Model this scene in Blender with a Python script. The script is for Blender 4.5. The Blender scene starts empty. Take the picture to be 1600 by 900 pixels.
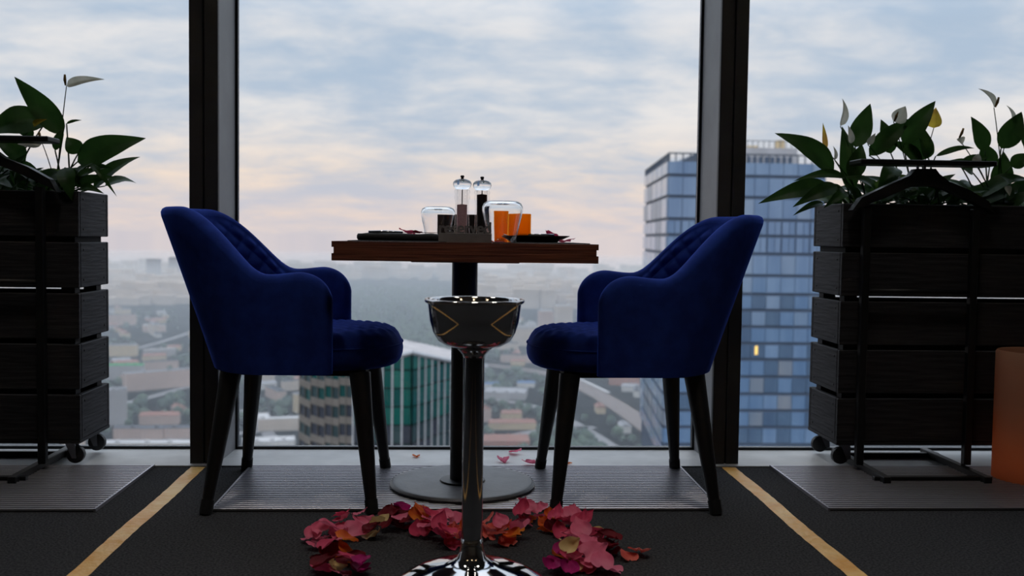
import bpy, bmesh, math, random
from mathutils import Vector, Matrix
R_ = random.Random(7)
SC = bpy.context.scene
COL = SC.collection
PI = math.pi

# ---------------------------------------------------------------- camera
F_PX, EYE = 1555.0, 0.783                 # focal length in pixels of a 1600 px wide frame, eye height
def _basis():
    yc = Vector(((715 - 800) / F_PX, -(370 - 450) / F_PX, -1.0)).normalized()   # vanishing point of the floor lines
    a = math.radians(0.62)
    up = Vector((math.sin(a), math.cos(a), 0))
    zc = (up - yc * up.dot(yc)).normalized()
    xc = yc.cross(zc)
    return Matrix((xc, yc, zc))           # world = B @ cam
B = _basis()
CAM = Vector((0, 0, EYE))
cam_d = bpy.data.cameras.new('camera')
cam = bpy.data.objects.new('camera', cam_d); COL.objects.link(cam)
cam.matrix_world = Matrix.Translation(CAM) @ B.to_4x4()
cam_d.sensor_width = 36; cam_d.lens = F_PX / 1600 * 36
cam_d.clip_start = 0.05; cam_d.clip_end = 60000
cam_d.dof.use_dof = True; cam_d.dof.focus_distance = 2.85; cam_d.dof.aperture_fstop = 3.5
SC.camera = cam
SC.view_settings.view_transform = 'Standard'; SC.view_settings.look = 'None'
SC.view_settings.gamma = 1; SC.view_settings.use_curve_mapping = False
SC.view_settings.exposure = 0.0
SC.cycles.use_denoising = True
SC.cycles.max_bounces = 10; SC.cycles.transmission_bounces = 10; SC.cycles.transparent_max_bounces = 16
SC.cycles.volume_bounces = 4; SC.cycles.caustics_refractive = False; SC.cycles.caustics_reflective = False

def ray(x, y): return B @ Vector(((x - 800) / F_PX, (450 - y) / F_PX, -1.0))
def onz(x, y, z=0.0):
    d = ray(x, y); return CAM + d * ((z - EYE) / d.z)
def aty(x, y, Y):
    d = ray(x, y); return CAM + d * (Y / d.y)

def lin(c):
    return tuple(((v / 255) / 12.92 if v <= 10 else (((v / 255) + 0.055) / 1.055) ** 2.4) for v in c[:3]) + (1.0,)

# ---------------------------------------------------------------- sky
W = bpy.data.worlds.new('dusk_sky'); SC.world = W; W.use_nodes = True
def build_sky():
    nt = W.node_tree; nt.nodes.clear(); N = nt.nodes.new; L = nt.links.new
    out = N('ShaderNodeOutputWorld'); bg = N('ShaderNodeBackground'); L(bg.outputs[0], out.inputs[0])
    tc = N('ShaderNodeTexCoord'); sp = N('ShaderNodeSeparateXYZ'); L(tc.outputs['Generated'], sp.inputs[0])
    def M(op, a, b=None, clamp=False):
        m = N('ShaderNodeMath'); m.operation = op; m.use_clamp = clamp
        for i, v in enumerate((a, b)):
            if v is None: continue
            if isinstance(v, (int, float)): m.inputs[i].default_value = v
            else: L(v, m.inputs[i])
        return m.outputs[0]
    zc = M('MAXIMUM', sp.outputs[2], 0.0)
    den = M('ADD', zc, 0.20)
    cb = N('ShaderNodeCombineXYZ')
    L(M('DIVIDE', sp.outputs[0], den), cb.inputs[0]); L(M('DIVIDE', sp.outputs[1], den), cb.inputs[1])
    def noise(scale, stretch, detail, rough, off):
        mp = N('ShaderNodeMapping'); mp.inputs['Scale'].default_value = stretch; mp.inputs['Location'].default_value = off
        L(cb.outputs[0], mp.inputs[0])
        n = N('ShaderNodeTexNoise'); n.inputs['Scale'].default_value = scale; n.inputs['Detail'].default_value = detail
        n.inputs['Roughness'].default_value = rough; n.inputs['Distortion'].default_value = 0.3
        L(mp.outputs[0], n.inputs[0]); return n.outputs[0]
    n1 = noise(1.5, (1.0, 0.95, 1), 6, 0.55, (3.1, 1.7, 0))
    n2 = noise(5.0, (0.8, 1.1, 1), 5, 0.6, (8.3, 4.4, 0))
    nn = M('ADD', M('MULTIPLY', n1, 0.6), M('MULTIPLY', n2, 0.4))
    fac = N('ShaderNodeMapRange'); fac.interpolation_type = 'SMOOTHSTEP'
    fac.inputs[1].default_value = 0.36; fac.inputs[2].default_value = 0.66; L(nn, fac.inputs[0])
    def ramp(stops):
        r = N('ShaderNodeValToRGB'); e = r.color_ramp.elements
        while len(e) < len(stops): e.new(0.5)
        for el, (p, c) in zip(e, stops): el.position = p; el.color = lin(c)
        L(M('POWER', zc, 0.5), r.inputs[0]); return r.outputs[0]
    q = lambda z: math.sqrt(z)
    gap = ramp([(0, (208, 203, 210)), (q(.03), (206, 205, 214)), (q(.08), (190, 201, 216)), (q(.15), (180, 198, 218)), (q(.25), (176, 196, 218)), (1, (176, 196, 218))])
    cld = ramp([(0, (226, 214, 212)), (q(.02), (240, 220, 208)), (q(.06), (246, 228, 212)), (q(.12), (238, 235, 233)), (q(.25), (228, 230, 234)), (1, (226, 229, 234))])
    mx = N('ShaderNodeMix'); mx.data_type = 'RGBA'; L(fac.outputs[0], mx.inputs[0]); L(gap, mx.inputs[6]); L(cld, mx.inputs[7])
    L(mx.outputs[2], bg.inputs[0])
    # overcast sky: brighter toward the zenith, as the CIE overcast distribution has it
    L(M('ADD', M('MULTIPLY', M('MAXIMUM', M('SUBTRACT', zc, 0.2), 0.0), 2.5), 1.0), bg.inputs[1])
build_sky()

# ---------------------------------------------------------------- materials
def mat(name, col, rough=0.6, metal=0.0, col2=None, scale=20.0, bump=0.0, bscale=None, spec=0.5, sheen=0.0, trans=0.0, ior=1.45,
        stretch=(1, 1, 1), detail=4.0, lo=0.35, hi=0.65, emit=0.0, sss=0.0, coat=0.0):
    m = bpy.data.materials.new(name); m.use_nodes = True
    nt = m.node_tree; N = nt.nodes.new; L = nt.links.new
    p = nt.nodes['Principled BSDF']
    c1 = lin(col); c2 = lin(col2) if col2 else tuple(v * 0.82 for v in c1[:3]) + (1,)
    tc = N('ShaderNodeTexCoord'); mp = N('ShaderNodeMapping'); mp.inputs['Scale'].default_value = stretch
    L(tc.outputs['Object'], mp.inputs[0])
    n = N('ShaderNodeTexNoise'); n.inputs['Scale'].default_value = scale; n.inputs['Detail'].default_value = detail
    L(mp.outputs[0], n.inputs[0])
    r = N('ShaderNodeValToRGB'); r.color_ramp.elements[0].position = lo; r.color_ramp.elements[1].position = hi
    r.color_ramp.elements[0].color = c2; r.color_ramp.elements[1].color = c1
    L(n.outputs[0], r.inputs[0]); L(r.outputs[0], p.inputs['Base Color'])
    p.inputs['Roughness'].default_value = rough; p.inputs['Metallic'].default_value = metal
    p.inputs['Specular IOR Level'].default_value = spec; p.inputs['IOR'].default_value = ior
    p.inputs['Transmission Weight'].default_value = trans
    p.inputs['Coat Weight'].default_value = coat
    if sheen:
        p.inputs['Sheen Weight'].default_value = sheen; p.inputs['Sheen Roughness'].default_value = 0.35
        p.inputs['Sheen Tint'].default_value = tuple(min(1, v * 3) for v in c1[:3]) + (1,)
    if emit:
        p.inputs['Emission Color'].default_value = c1; p.inputs['Emission Strength'].default_value = emit
    if bump:
        nb = n
        if bscale:
            nb = N('ShaderNodeTexNoise'); nb.inputs['Scale'].default_value = bscale; nb.inputs['Detail'].default_value = 3
            L(mp.outputs[0], nb.inputs[0])
        b = N('ShaderNodeBump'); b.inputs['Strength'].default_value = bump; b.inputs['Distance'].default_value = 0.01
        L(nb.outputs[0], b.inputs['Height']); L(b.outputs[0], p.inputs['Normal'])
    return m
def thin(name, col, rough=0.5, tr=0.5, col2=None, scale=30, spec=0.3):
    """a leaf or petal: diffuse plus light shining through"""
    m = mat(name, col, rough, col2=col2, scale=scale, spec=spec)
    nt = m.node_tree; N = nt.nodes.new; L = nt.links.new
    p = nt.nodes['Principled BSDF']; o = nt.nodes['Material Output']
    t = N('ShaderNodeBsdfTranslucent'); mx = N('ShaderNodeMixShader'); mx.inputs[0].default_value = tr
    L(p.inputs['Base Color'].links[0].from_socket, t.inputs[0])
    L(p.outputs[0], mx.inputs[1]); L(t.outputs[0], mx.inputs[2]); L(mx.outputs[0], o.inputs[0])
    return m
def pane_glass(name, tint=(1, 1, 1, 1), r0=0.02):
    m = bpy.data.materials.new(name); m.use_nodes = True
    nt = m.node_tree; nt.nodes.clear(); N = nt.nodes.new; L = nt.links.new
    o = N('ShaderNodeOutputMaterial'); t = N('ShaderNodeBsdfTransparent'); g = N('ShaderNodeBsdfGlossy'); mx = N('ShaderNodeMixShader')
    lw = N('ShaderNodeLayerWeight'); lw.inputs[0].default_value = 0.5          # Schlick reflectance, the same from both sides of the sheet
    pw = N('ShaderNodeMath'); pw.operation = 'POWER'; pw.inputs[1].default_value = 5.0; L(lw.outputs['Facing'], pw.inputs[0])
    f = N('ShaderNodeMath'); f.operation = 'MULTIPLY_ADD'; f.inputs[1].default_value = 0.9; f.inputs[2].default_value = r0; L(pw.outputs[0], f.inputs[0])
    g.inputs['Roughness'].default_value = 0.0; t.inputs[0].default_value = tint
    L(f.outputs[0], mx.inputs[0]); L(t.outputs[0], mx.inputs[1]); L(g.outputs[0], mx.inputs[2]); L(mx.outputs[0], o.inputs[0])
    return m
def facade(name, col, win, fz=3.4, fx=4.2, rough=0.7):
    """far wall whose window rows are too small to tell apart"""
    m = mat(name, col, rough, scale=0.03, detail=3)
    nt = m.node_tree; N = nt.nodes.new; L = nt.links.new; p = nt.nodes['Principled BSDF']
    base = p.inputs['Base Color'].links[0].from_socket
    tc = nt.nodes['Texture Coordinate']; s = N('ShaderNodeSeparateXYZ'); L(tc.outputs['Object'], s.inputs[0])
    def M(op, a, b):
        k = N('ShaderNodeMath'); k.operation = op
        for i, v in enumerate((a, b)):
            if isinstance(v, (int, float)): k.inputs[i].default_value = v
            else: L(v, k.inputs[i])
        return k.outputs[0]
    fzv = M('FRACT', M('DIVIDE', s.outputs[2], fz), 0); fxv = M('FRACT', M('DIVIDE', M('ADD', s.outputs[0], s.outputs[1]), fx), 0)
    a = M('MULTIPLY', M('GREATER_THAN', fzv, 0.35), M('LESS_THAN', fzv, 0.8))
    b = M('MULTIPLY', M('GREATER_THAN', fxv, 0.3), M('LESS_THAN', fxv, 0.72))
    mx = N('ShaderNodeMix'); mx.data_type = 'RGBA'; L(M('MULTIPLY', a, b), mx.inputs[0]); L(base, mx.inputs[6]); mx.inputs[7].default_value = lin(win)
    L(mx.outputs[2], p.inputs['Base Color'])
    return m

# ---------------------------------------------------------------- mesh helpers
class MB:
    def __init__(s): s.v = []; s.f = []
    def add(s, v, f):
        o = len(s.v); s.v += [tuple(p) for p in v]; s.f += [tuple(i + o for i in q) for q in f]; return s
    def box(s, x0, x1, y0, y1, z0, z1):
        v = [(x, y, z) for z in (z0, z1) for y in (y0, y1) for x in (x0, x1)]
        return s.add(v, [(0, 2, 3, 1), (4, 5, 7, 6), (0, 1, 5, 4), (2, 6, 7, 3), (0, 4, 6, 2), (1, 3, 7, 5)])
    def bev(s, x0, x1, y0, y1, z0, z1, b):
        """box with chamfered edges"""
        bm = bmesh.new(); bmesh.ops.create_cube(bm, size=1)
        for q in bm.verts: q.co = Vector(((x0 + x1) / 2 + q.co.x * (x1 - x0), (y0 + y1) / 2 + q.co.y * (y1 - y0), (z0 + z1) / 2 + q.co.z * (z1 - z0)))
        bmesh.ops.bevel(bm, geom=bm.edges[:], offset=b, segments=1, affect='EDGES')
        bm.verts.index_update()
        s.add([q.co[:] for q in bm.verts], [[q.index for q in f.verts] for f in bm.faces]); bm.free(); return s
    def lathe(s, prof, n=32, c=(0, 0, 0), closed=False):
        v = []; f = []
        k = len(prof)
        for i in range(n):
            a = 2 * PI * i / n
            for r, z in prof: v.append((c[0] + r * math.cos(a), c[1] + r * math.sin(a), c[2] + z))
        for i in range(n):
            j = (i + 1) % n
            for q in range(k if closed else k - 1):
                w = (q + 1) % k
                f.append((i * k + q, j * k + q, j * k + w, i * k + w))
        if not closed:
            if prof[0][0] > 1e-6: f.append([i * k for i in range(n)][::-1])
            if prof[-1][0] > 1e-6: f.append([i * k + k - 1 for i in range(n)])
        return s.add(v, f)
    def tube(s, pts, rad, n=8):
        pts = [Vector(p) for p in pts]
        if not isinstance(rad, (list, tuple)): rad = [rad] * len(pts)
        t0 = (pts[1] - pts[0]).normalized()
        ref = Vector((0, 0, 1)) if abs(t0.z) < 0.9 else Vector((1, 0, 0))
        u = t0.cross(ref).normalized(); v = []; f = []
        for i, p in enumerate(pts):
            t = (pts[min(i + 1, len(pts) - 1)] - pts[max(i - 1, 0)]).normalized()
            u = (u - t * u.dot(t)).normalized(); w = t.cross(u)
            for k in range(n):
                a = 2 * PI * k / n
                v.append(p + (u * math.cos(a) + w * math.sin(a)) * rad[i])
        for i in range(len(pts) - 1):
            for k in range(n):
                f.append((i * n + k, i * n + (k + 1) % n, (i + 1) * n + (k + 1) % n, (i + 1) * n + k))
        f.append(list(range(n))[::-1]); f.append([(len(pts) - 1) * n + k for k in range(n)])
        return s.add(v, f)
    def prism(s, poly, axis, a0, a1):
        """2D polygon pushed along an axis: 'y' takes (x,z), 'z' takes (x,y)"""
        n = len(poly)
        mk = (lambda p, a: (p[0], a, p[1])) if axis == 'y' else ((lambda p, a: (p[0], p[1], a)) if axis == 'z' else (lambda p, a: (a, p[0], p[1])))
        v = [mk(p, a0) for p in poly] + [mk(p, a1) for p in poly]
        f = [list(range(n))[::-1], list(range(n, 2 * n))] + [(i, (i + 1) % n, n + (i + 1) % n, n + i) for i in range(n)]
        return s.add(v, f)
    def grid(s, fn, nu, nv, wrap=False):
        v = [fn(i / (nu if wrap else nu - 1), j / (nv - 1)) for i in range(nu) for j in range(nv)]
        f = [(i * nv + j, ((i + 1) % nu) * nv + j, ((i + 1) % nu) * nv + j + 1, i * nv + j + 1) for i in range(nu if wrap else nu - 1) for j in range(nv - 1)]
        return s.add(v, f)
    def mesh(s, name, m=None, smooth=False, fixn=True):
        me = bpy.data.meshes.new(name); me.from_pydata(s.v, [], s.f)
        if fixn:
            bm = bmesh.new(); bm.from_mesh(me); bmesh.ops.recalc_face_normals(bm, faces=bm.faces); bm.to_mesh(me); bm.free()
        if m: me.materials.append(m)
        if smooth:
            me.polygons.foreach_set('use_smooth', [True] * len(me.polygons))
            if smooth is not True: me.set_sharp_from_angle(angle=math.radians(smooth))
        me.update(); return me

def put(name, me, parent=None, loc=(0, 0, 0), rot=(0, 0, 0)):
    o = bpy.data.objects.new(name, me); COL.objects.link(o); o.parent = parent
    o.location = loc; o.rotation_euler = rot; return o
def obj(name, mb, m, parent=None, smooth=False, loc=(0, 0, 0), rot=(0, 0, 0)):
    return put(name, mb.mesh(name, m, smooth), parent, loc, rot)
def tag(o, label=None, cat=None, group=None, kind=None):
    if label: o['label'] = label
    if cat: o['category'] = cat
    if group: o['group'] = group
    if kind: o['kind'] = kind
    return o
def thing(name, label, cat, loc=(0, 0, 0), rz=0.0, group=None, kind=None):
    o = put(name, None, None, loc, (0, 0, rz)); return tag(o, label, cat, group, kind)
def struct(name, mb, m, label=None, smooth=False):
    return tag(obj(name, mb, m, None, smooth), label, None, None, 'structure')
# ---------------------------------------------------------------- palette
M = {}
M['carpet'] = mat('charcoal_carpet', (70, 69, 70), 0.95, col2=(36, 36, 37), scale=160, bump=0.7, spec=0.1)
M['alu'] = mat('brushed_aluminium', (176, 172, 178), 0.42, 0.75, scale=60, stretch=(0.05, 4, 1))
M['dark'] = mat('trench_black', (14, 14, 15), 0.8)
M['sill'] = mat('grey_sill', (212, 211, 209), 0.42, scale=9, spec=0.4)
M['mull'] = mat('dark_mullion', (52, 52, 54), 0.5, scale=12, spec=0.4)
M['mullside'] = mat('grey_mullion_side', (150, 151, 153), 0.45, scale=6, spec=0.4)
M['gasket'] = mat('black_gasket', (16, 16, 17), 0.6)
M['pane'] = pane_glass('window_glass')
M['wall'] = mat('dark_wall', (120, 116, 112), 0.8, scale=3)
M['ceil'] = mat('dark_ceiling', (150, 147, 144), 0.85, scale=3)
M['tape'] = mat('yellow_tape', (240, 196, 122), 0.45, col2=(226, 160, 66), scale=9, bump=0.5, bscale=45, stretch=(1, 1, 1))
M['velvet'] = mat('blue_velvet', (30, 54, 134), 0.85, col2=(24, 44, 116), scale=22, sheen=0.9, spec=0.1, bump=0.08, bscale=400)
M['leg'] = mat('black_metal_leg', (17, 17, 18), 0.42, scale=30, spec=0.5)
M['cap'] = mat('black_rubber', (10, 10, 11), 0.7)
M['under'] = mat('black_underside', (14, 14, 16), 0.8)
M['wood'] = mat('red_brown_table_wood', (128, 72, 52), 0.5, col2=(84, 42, 32), scale=9, stretch=(0.6, 7, 22), detail=6, bump=0.15)
M['iron'] = mat('black_cast_iron', (118, 118, 121), 0.45, col2=(100, 100, 103), scale=14, bump=0.08, bscale=90, spec=0.45)
M['post'] = mat('black_powder_coat', (20, 20, 21), 0.45, scale=30)
M['chrome'] = mat('polished_steel', (205, 203, 203), 0.06, 1.0, scale=3)
M['plank'] = mat('dark_stained_plank', (56, 55, 58), 0.65, col2=(37, 36, 39), scale=6, stretch=(1.2, 1.2, 16), detail=6, bump=0.25, spec=0.3)
M['plankf'] = mat('dark_stained_long_plank', (56, 55, 58), 0.65, col2=(37, 36, 39), scale=6, stretch=(1.2, 16, 16), detail=6, bump=0.25, spec=0.3)
M['nail'] = mat('nail_head', (22, 22, 24), 0.5, 0.6)
M['soil'] = mat('dark_soil', (40, 30, 22), 0.95, scale=60, bump=0.8)
M['wheel'] = mat('grey_caster_wheel', (52, 52, 55), 0.5, scale=20)
M['zinc'] = mat('zinc_fork', (180, 182, 188), 0.3, 0.9, scale=20)
M['leaf'] = thin('lily_leaf', (52, 84, 36), 0.45, 0.3, (38, 66, 28), 14)
M['leaf2'] = thin('lily_leaf_yellow_green', (92, 118, 42), 0.42, 0.4, (60, 98, 34), 14)
M['spathe'] = thin('white_spathe', (226, 222, 206), 0.55, 0.35, (200, 200, 180), 20)
M['spathey'] = thin('yellowed_spathe', (222, 196, 70), 0.55, 0.45, (196, 150, 70), 20)
M['spadix'] = mat('spadix', (150, 120, 70), 0.8, scale=120, bump=0.5)
M['glass'] = mat('clear_glass', (255, 255, 255), 0.0, trans=1.0, ior=1.45, col2=(255, 255, 255))
M['acryl'] = mat('clear_acrylic', (255, 255, 255), 0.02, trans=1.0, ior=1.4, col2=(252, 252, 252))
M['salt'] = thin('pinkish_salt', (226, 200, 198), 0.9, 0.65, (206, 178, 178), 300)
M['pepper'] = mat('black_pepper', (20, 18, 17), 0.9, scale=400)
M['blk'] = mat('matt_black', (16, 16, 17), 0.6, scale=30)
M['napkin'] = mat('black_napkin', (24, 24, 27), 0.75, scale=60, bump=0.2, bscale=300)
M['plate'] = mat('black_ceramic', (14, 14, 15), 0.3, scale=20)
M['steel'] = mat('cutlery_steel', (200, 200, 205), 0.15, 1.0)
M['mat'] = mat('dark_placemat', (42, 40, 40), 0.8, scale=200, bump=0.3)
M['sign'] = mat('grey_sign_metal', (120, 122, 124), 0.5, scale=40)
M['amber'] = thin('amber_frosted_glass', (252, 176, 60), 0.4, 0.85, (248, 168, 50), 6)
def _see_through(m, tint, fac):
    nt = m.node_tree; o = nt.nodes['Material Output']; old = o.inputs[0].links[0].from_socket
    t = nt.nodes.new('ShaderNodeBsdfTransparent'); t.inputs[0].default_value = tint
    mx = nt.nodes.new('ShaderNodeMixShader'); mx.inputs[0].default_value = fac
    nt.links.new(old, mx.inputs[1]); nt.links.new(t.outputs[0], mx.inputs[2]); nt.links.new(mx.outputs[0], o.inputs[0])
_see_through(M['amber'], (1, .62, .12, 1), .7)
M['clear'] = pane_glass('clear_mill_wall', r0=0.05)
M['wax'] = thin('orange_wax_shell', (236, 194, 162), 0.6, 0.6, (228, 182, 150), 4)

# ---------------------------------------------------------------- the room
XL, XR, Y0, YG, ZC = -4.43, 4.52, -4.5, 3.63, 3.1
MX = [-0.85 + 1.79 * k for k in range(-2, 4)]
struct('floor', MB().box(XL, XR, Y0, 3.36, -0.2, 0), M['carpet'], 'charcoal carpet floor of the high-rise restaurant')
struct('ceiling', MB().box(XL, XR, Y0, YG + .1, ZC, ZC + .2), M['ceil'], 'dark ceiling above the restaurant room')
struct('wall_back', MB().box(XL, XR, Y0 - .15, Y0, 0, ZC), M['wall'], 'dark wall at the back of the room')
struct('wall_left', MB().box(XL - .15, XL, Y0, YG + .1, 0, ZC), M['wall'], 'dark side wall on the napkin side')
struct('wall_right', MB().box(XR, XR + .15, Y0, YG + .1, 0, ZC), M['wall'], 'dark side wall on the candle side')
struct('window_sill', MB().box(XL, XR, 3.36, YG + .06, -0.2, 0.004), M['sill'], 'flat grey metal sill along the window foot')
struct('trim_top', MB().box(XL, XR, YG - .03, YG + .06, ZC - .12, ZC), M['mull'], 'dark head rail above the window panes')
for k, x in enumerate(MX):
    t = struct('trim_%d' % (k + 1), MB().prism([(x - .046, 3.412), (x + .046, 3.412), (x + .055, YG - .012), (x + .055, YG + .04), (x - .055, YG + .04), (x - .055, YG - .012)], 'z', 0.0, ZC), M['mullside'],
               'tall window mullion with dark grooved face and grey sides')
    for s in (-1, 1):
        a, b = sorted((x + s * .0025, x + s * .0475))
        obj('face_strip', MB().bev(a, b, 3.392, 3.414, 0.0, ZC, .002), M['mull'], t)
    obj('groove', MB().box(x - .004, x + .004, 3.405, 3.4125, 0, ZC), M['gasket'], t)
for k in range(5):
    a, b = MX[k] + .055, MX[k + 1] - .055
    g = MB()
    for q in ((a, a + .007, 0.004, ZC - .12), (b - .007, b, 0.004, ZC - .12)): g.box(q[0], q[1], YG - .012, YG + .02, q[2], q[3])
    g.box(a, b, YG - .012, YG + .02, 0.004, 0.012)
    w = struct('window_%d' % (k + 1), g, M['gasket'], 'floor to ceiling window pane in black gaskets')
    obj('pane', MB().box(a + .002, b - .002, YG - .003, YG + .005, .006, ZC - .12), M['pane'], w)
    e = MB()
    for q in (a + .007, b - .010): e.box(q, q + .003, YG - .008, YG - .004, .012, ZC - .12)
    e.box(a + .007, b - .007, YG - .008, YG - .004, .012, .015)
    obj('reflection_line', e, M['zinc'], w)  # pale metal bars standing in for the reflection along the pane edge

# convector grilles: every bar a part
def grille(x0, x1, label):
    t = thing('floor_grille', label, 'grille', ((x0 + x1) / 2, 3.08, 0), 0, 'convector grilles set in the carpet at the window')
    h = (x1 - x0) / 2
    obj('trench', MB().box(-h, h, -.272, .272, .0005, .002), M['dark'], t)
    e = MB()
    obj('end_frame', MB().box(-h - .006, -h, -.274, .274, .0005, .010), M['alu'], t)
    obj('end_frame', MB().box(h, h + .006, -.274, .274, .0005, .010), M['alu'], t)
    bar = MB().bev(-h, h, -.0055, .0055, .002, .009, .0012).mesh('slat', M['alu'])
    for k in range(26):
        put('slat', bar, t, (0, -.264 + k * .0211, 0))
grille(-0.680, 0.765, 'ribbed aluminium floor grille under the table and chairs')
grille(-2.46, -1.008, 'ribbed aluminium floor grille under the planter on the napkin side')
grille(1.092, 2.54, 'ribbed aluminium floor grille under the planter by the glowing candle')

# tape on the carpet, slightly wrinkled
def tape(x, label):
    t = MB()
    def fn(u, v):
        y = 3.352 - u * 4.6
        return (x + (v - .5) * .048 + .002 * math.sin(y * 9), y, .0012 + .0007 * math.sin(y * 60 + 3 * math.sin(y * 17) + v * 2))
    t.grid(fn, 240, 4)
    tag(obj('floor_tape', t, M['tape'], None, True), label, 'tape', 'yellow tape strips on the carpet')
tape(-0.857, 'wrinkled yellow tape on carpet meeting the mullion behind the napkin side chair')
tape(0.944, 'wrinkled yellow tape on carpet meeting the mullion behind the candle side chair')

# ---------------------------------------------------------------- unseen pendants added behind the camera as fill light
M['shade'] = thin('opal_shade', (240, 226, 204), 0.5, 0.6)
def fill_pendant(x, y, label):
    t = thing('added_pendant_lamp', label, 'lamp', (x, y, 2.82), 0, 'opal lamps added as fill light in the room')
    obj('shade', MB().lathe([(.0, .0), (.06, .004), (.105, .04), (.12, .09), (.105, .14), (.06, .178), (.02, .185), (0, .185)], 32), M['shade'], t, True)
    obj('cap', MB().lathe([(0, .183), (.028, .183), (.028, .21), (.008, .225), (0, .225)], 20), M['post'], t, 40)
    obj('cord', MB().tube([(0, 0, .22), (0, 0, ZC - 2.82)], .004, 6), M['post'], t)
    l = bpy.data.lights.new('pendant_fill_light', 'POINT'); l.energy = PEND_FILL; l.color = (1, .90, .78); l.shadow_soft_size = .05
    o = bpy.data.objects.new('pendant_fill_light', l); COL.objects.link(o); o.parent = t; o.location = (0, 0, .09)
PEND_FILL = 16.0
fill_pendant(-1.9, -0.3, 'added opal fill lamp toward the napkin side wall'); fill_pendant(0.1, -0.8, 'added opal fill lamp in the middle of the room'); fill_pendant(2.0, -0.3, 'added opal fill lamp toward the candle side wall')

# ceiling spots added out of view to brighten carpet, petals and seats
def fill_spot(x, y, label):
    t = thing('added_downlight', label, 'lamp', (x, y, ZC), 0, 'added ceiling fill lights')
    obj('ring', MB().lathe([(.07, -.012), (.1, -.008), (.1, 0), (.065, 0), (.065, -.012)], 32, closed=True), M['mullside'], t, 40)
    obj('lens', MB().lathe([(0, -.003), (.065, -.003), (.065, 0), (0, 0)], 24), mat('fill_lens', (255, 244, 226), .5, emit=3.0), t)
    l = bpy.data.lights.new('fill_spot', 'SPOT'); l.energy = DOWN_FILL; l.color = (1, .94, .86); l.spot_size = math.radians(95); l.spot_blend = 1.0; l.shadow_soft_size = .16
    o = bpy.data.objects.new('fill_spot', l); COL.objects.link(o); o.parent = t; o.location = (0, 0, -.03)
DOWN_FILL = 40.0
fill_spot(-.95, 2.35, 'added fill light above the napkin side chair'); fill_spot(.04, 1.9, 'added fill light above the steel stand'); fill_spot(1.03, 2.35, 'added fill light above the candle side chair')
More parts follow.
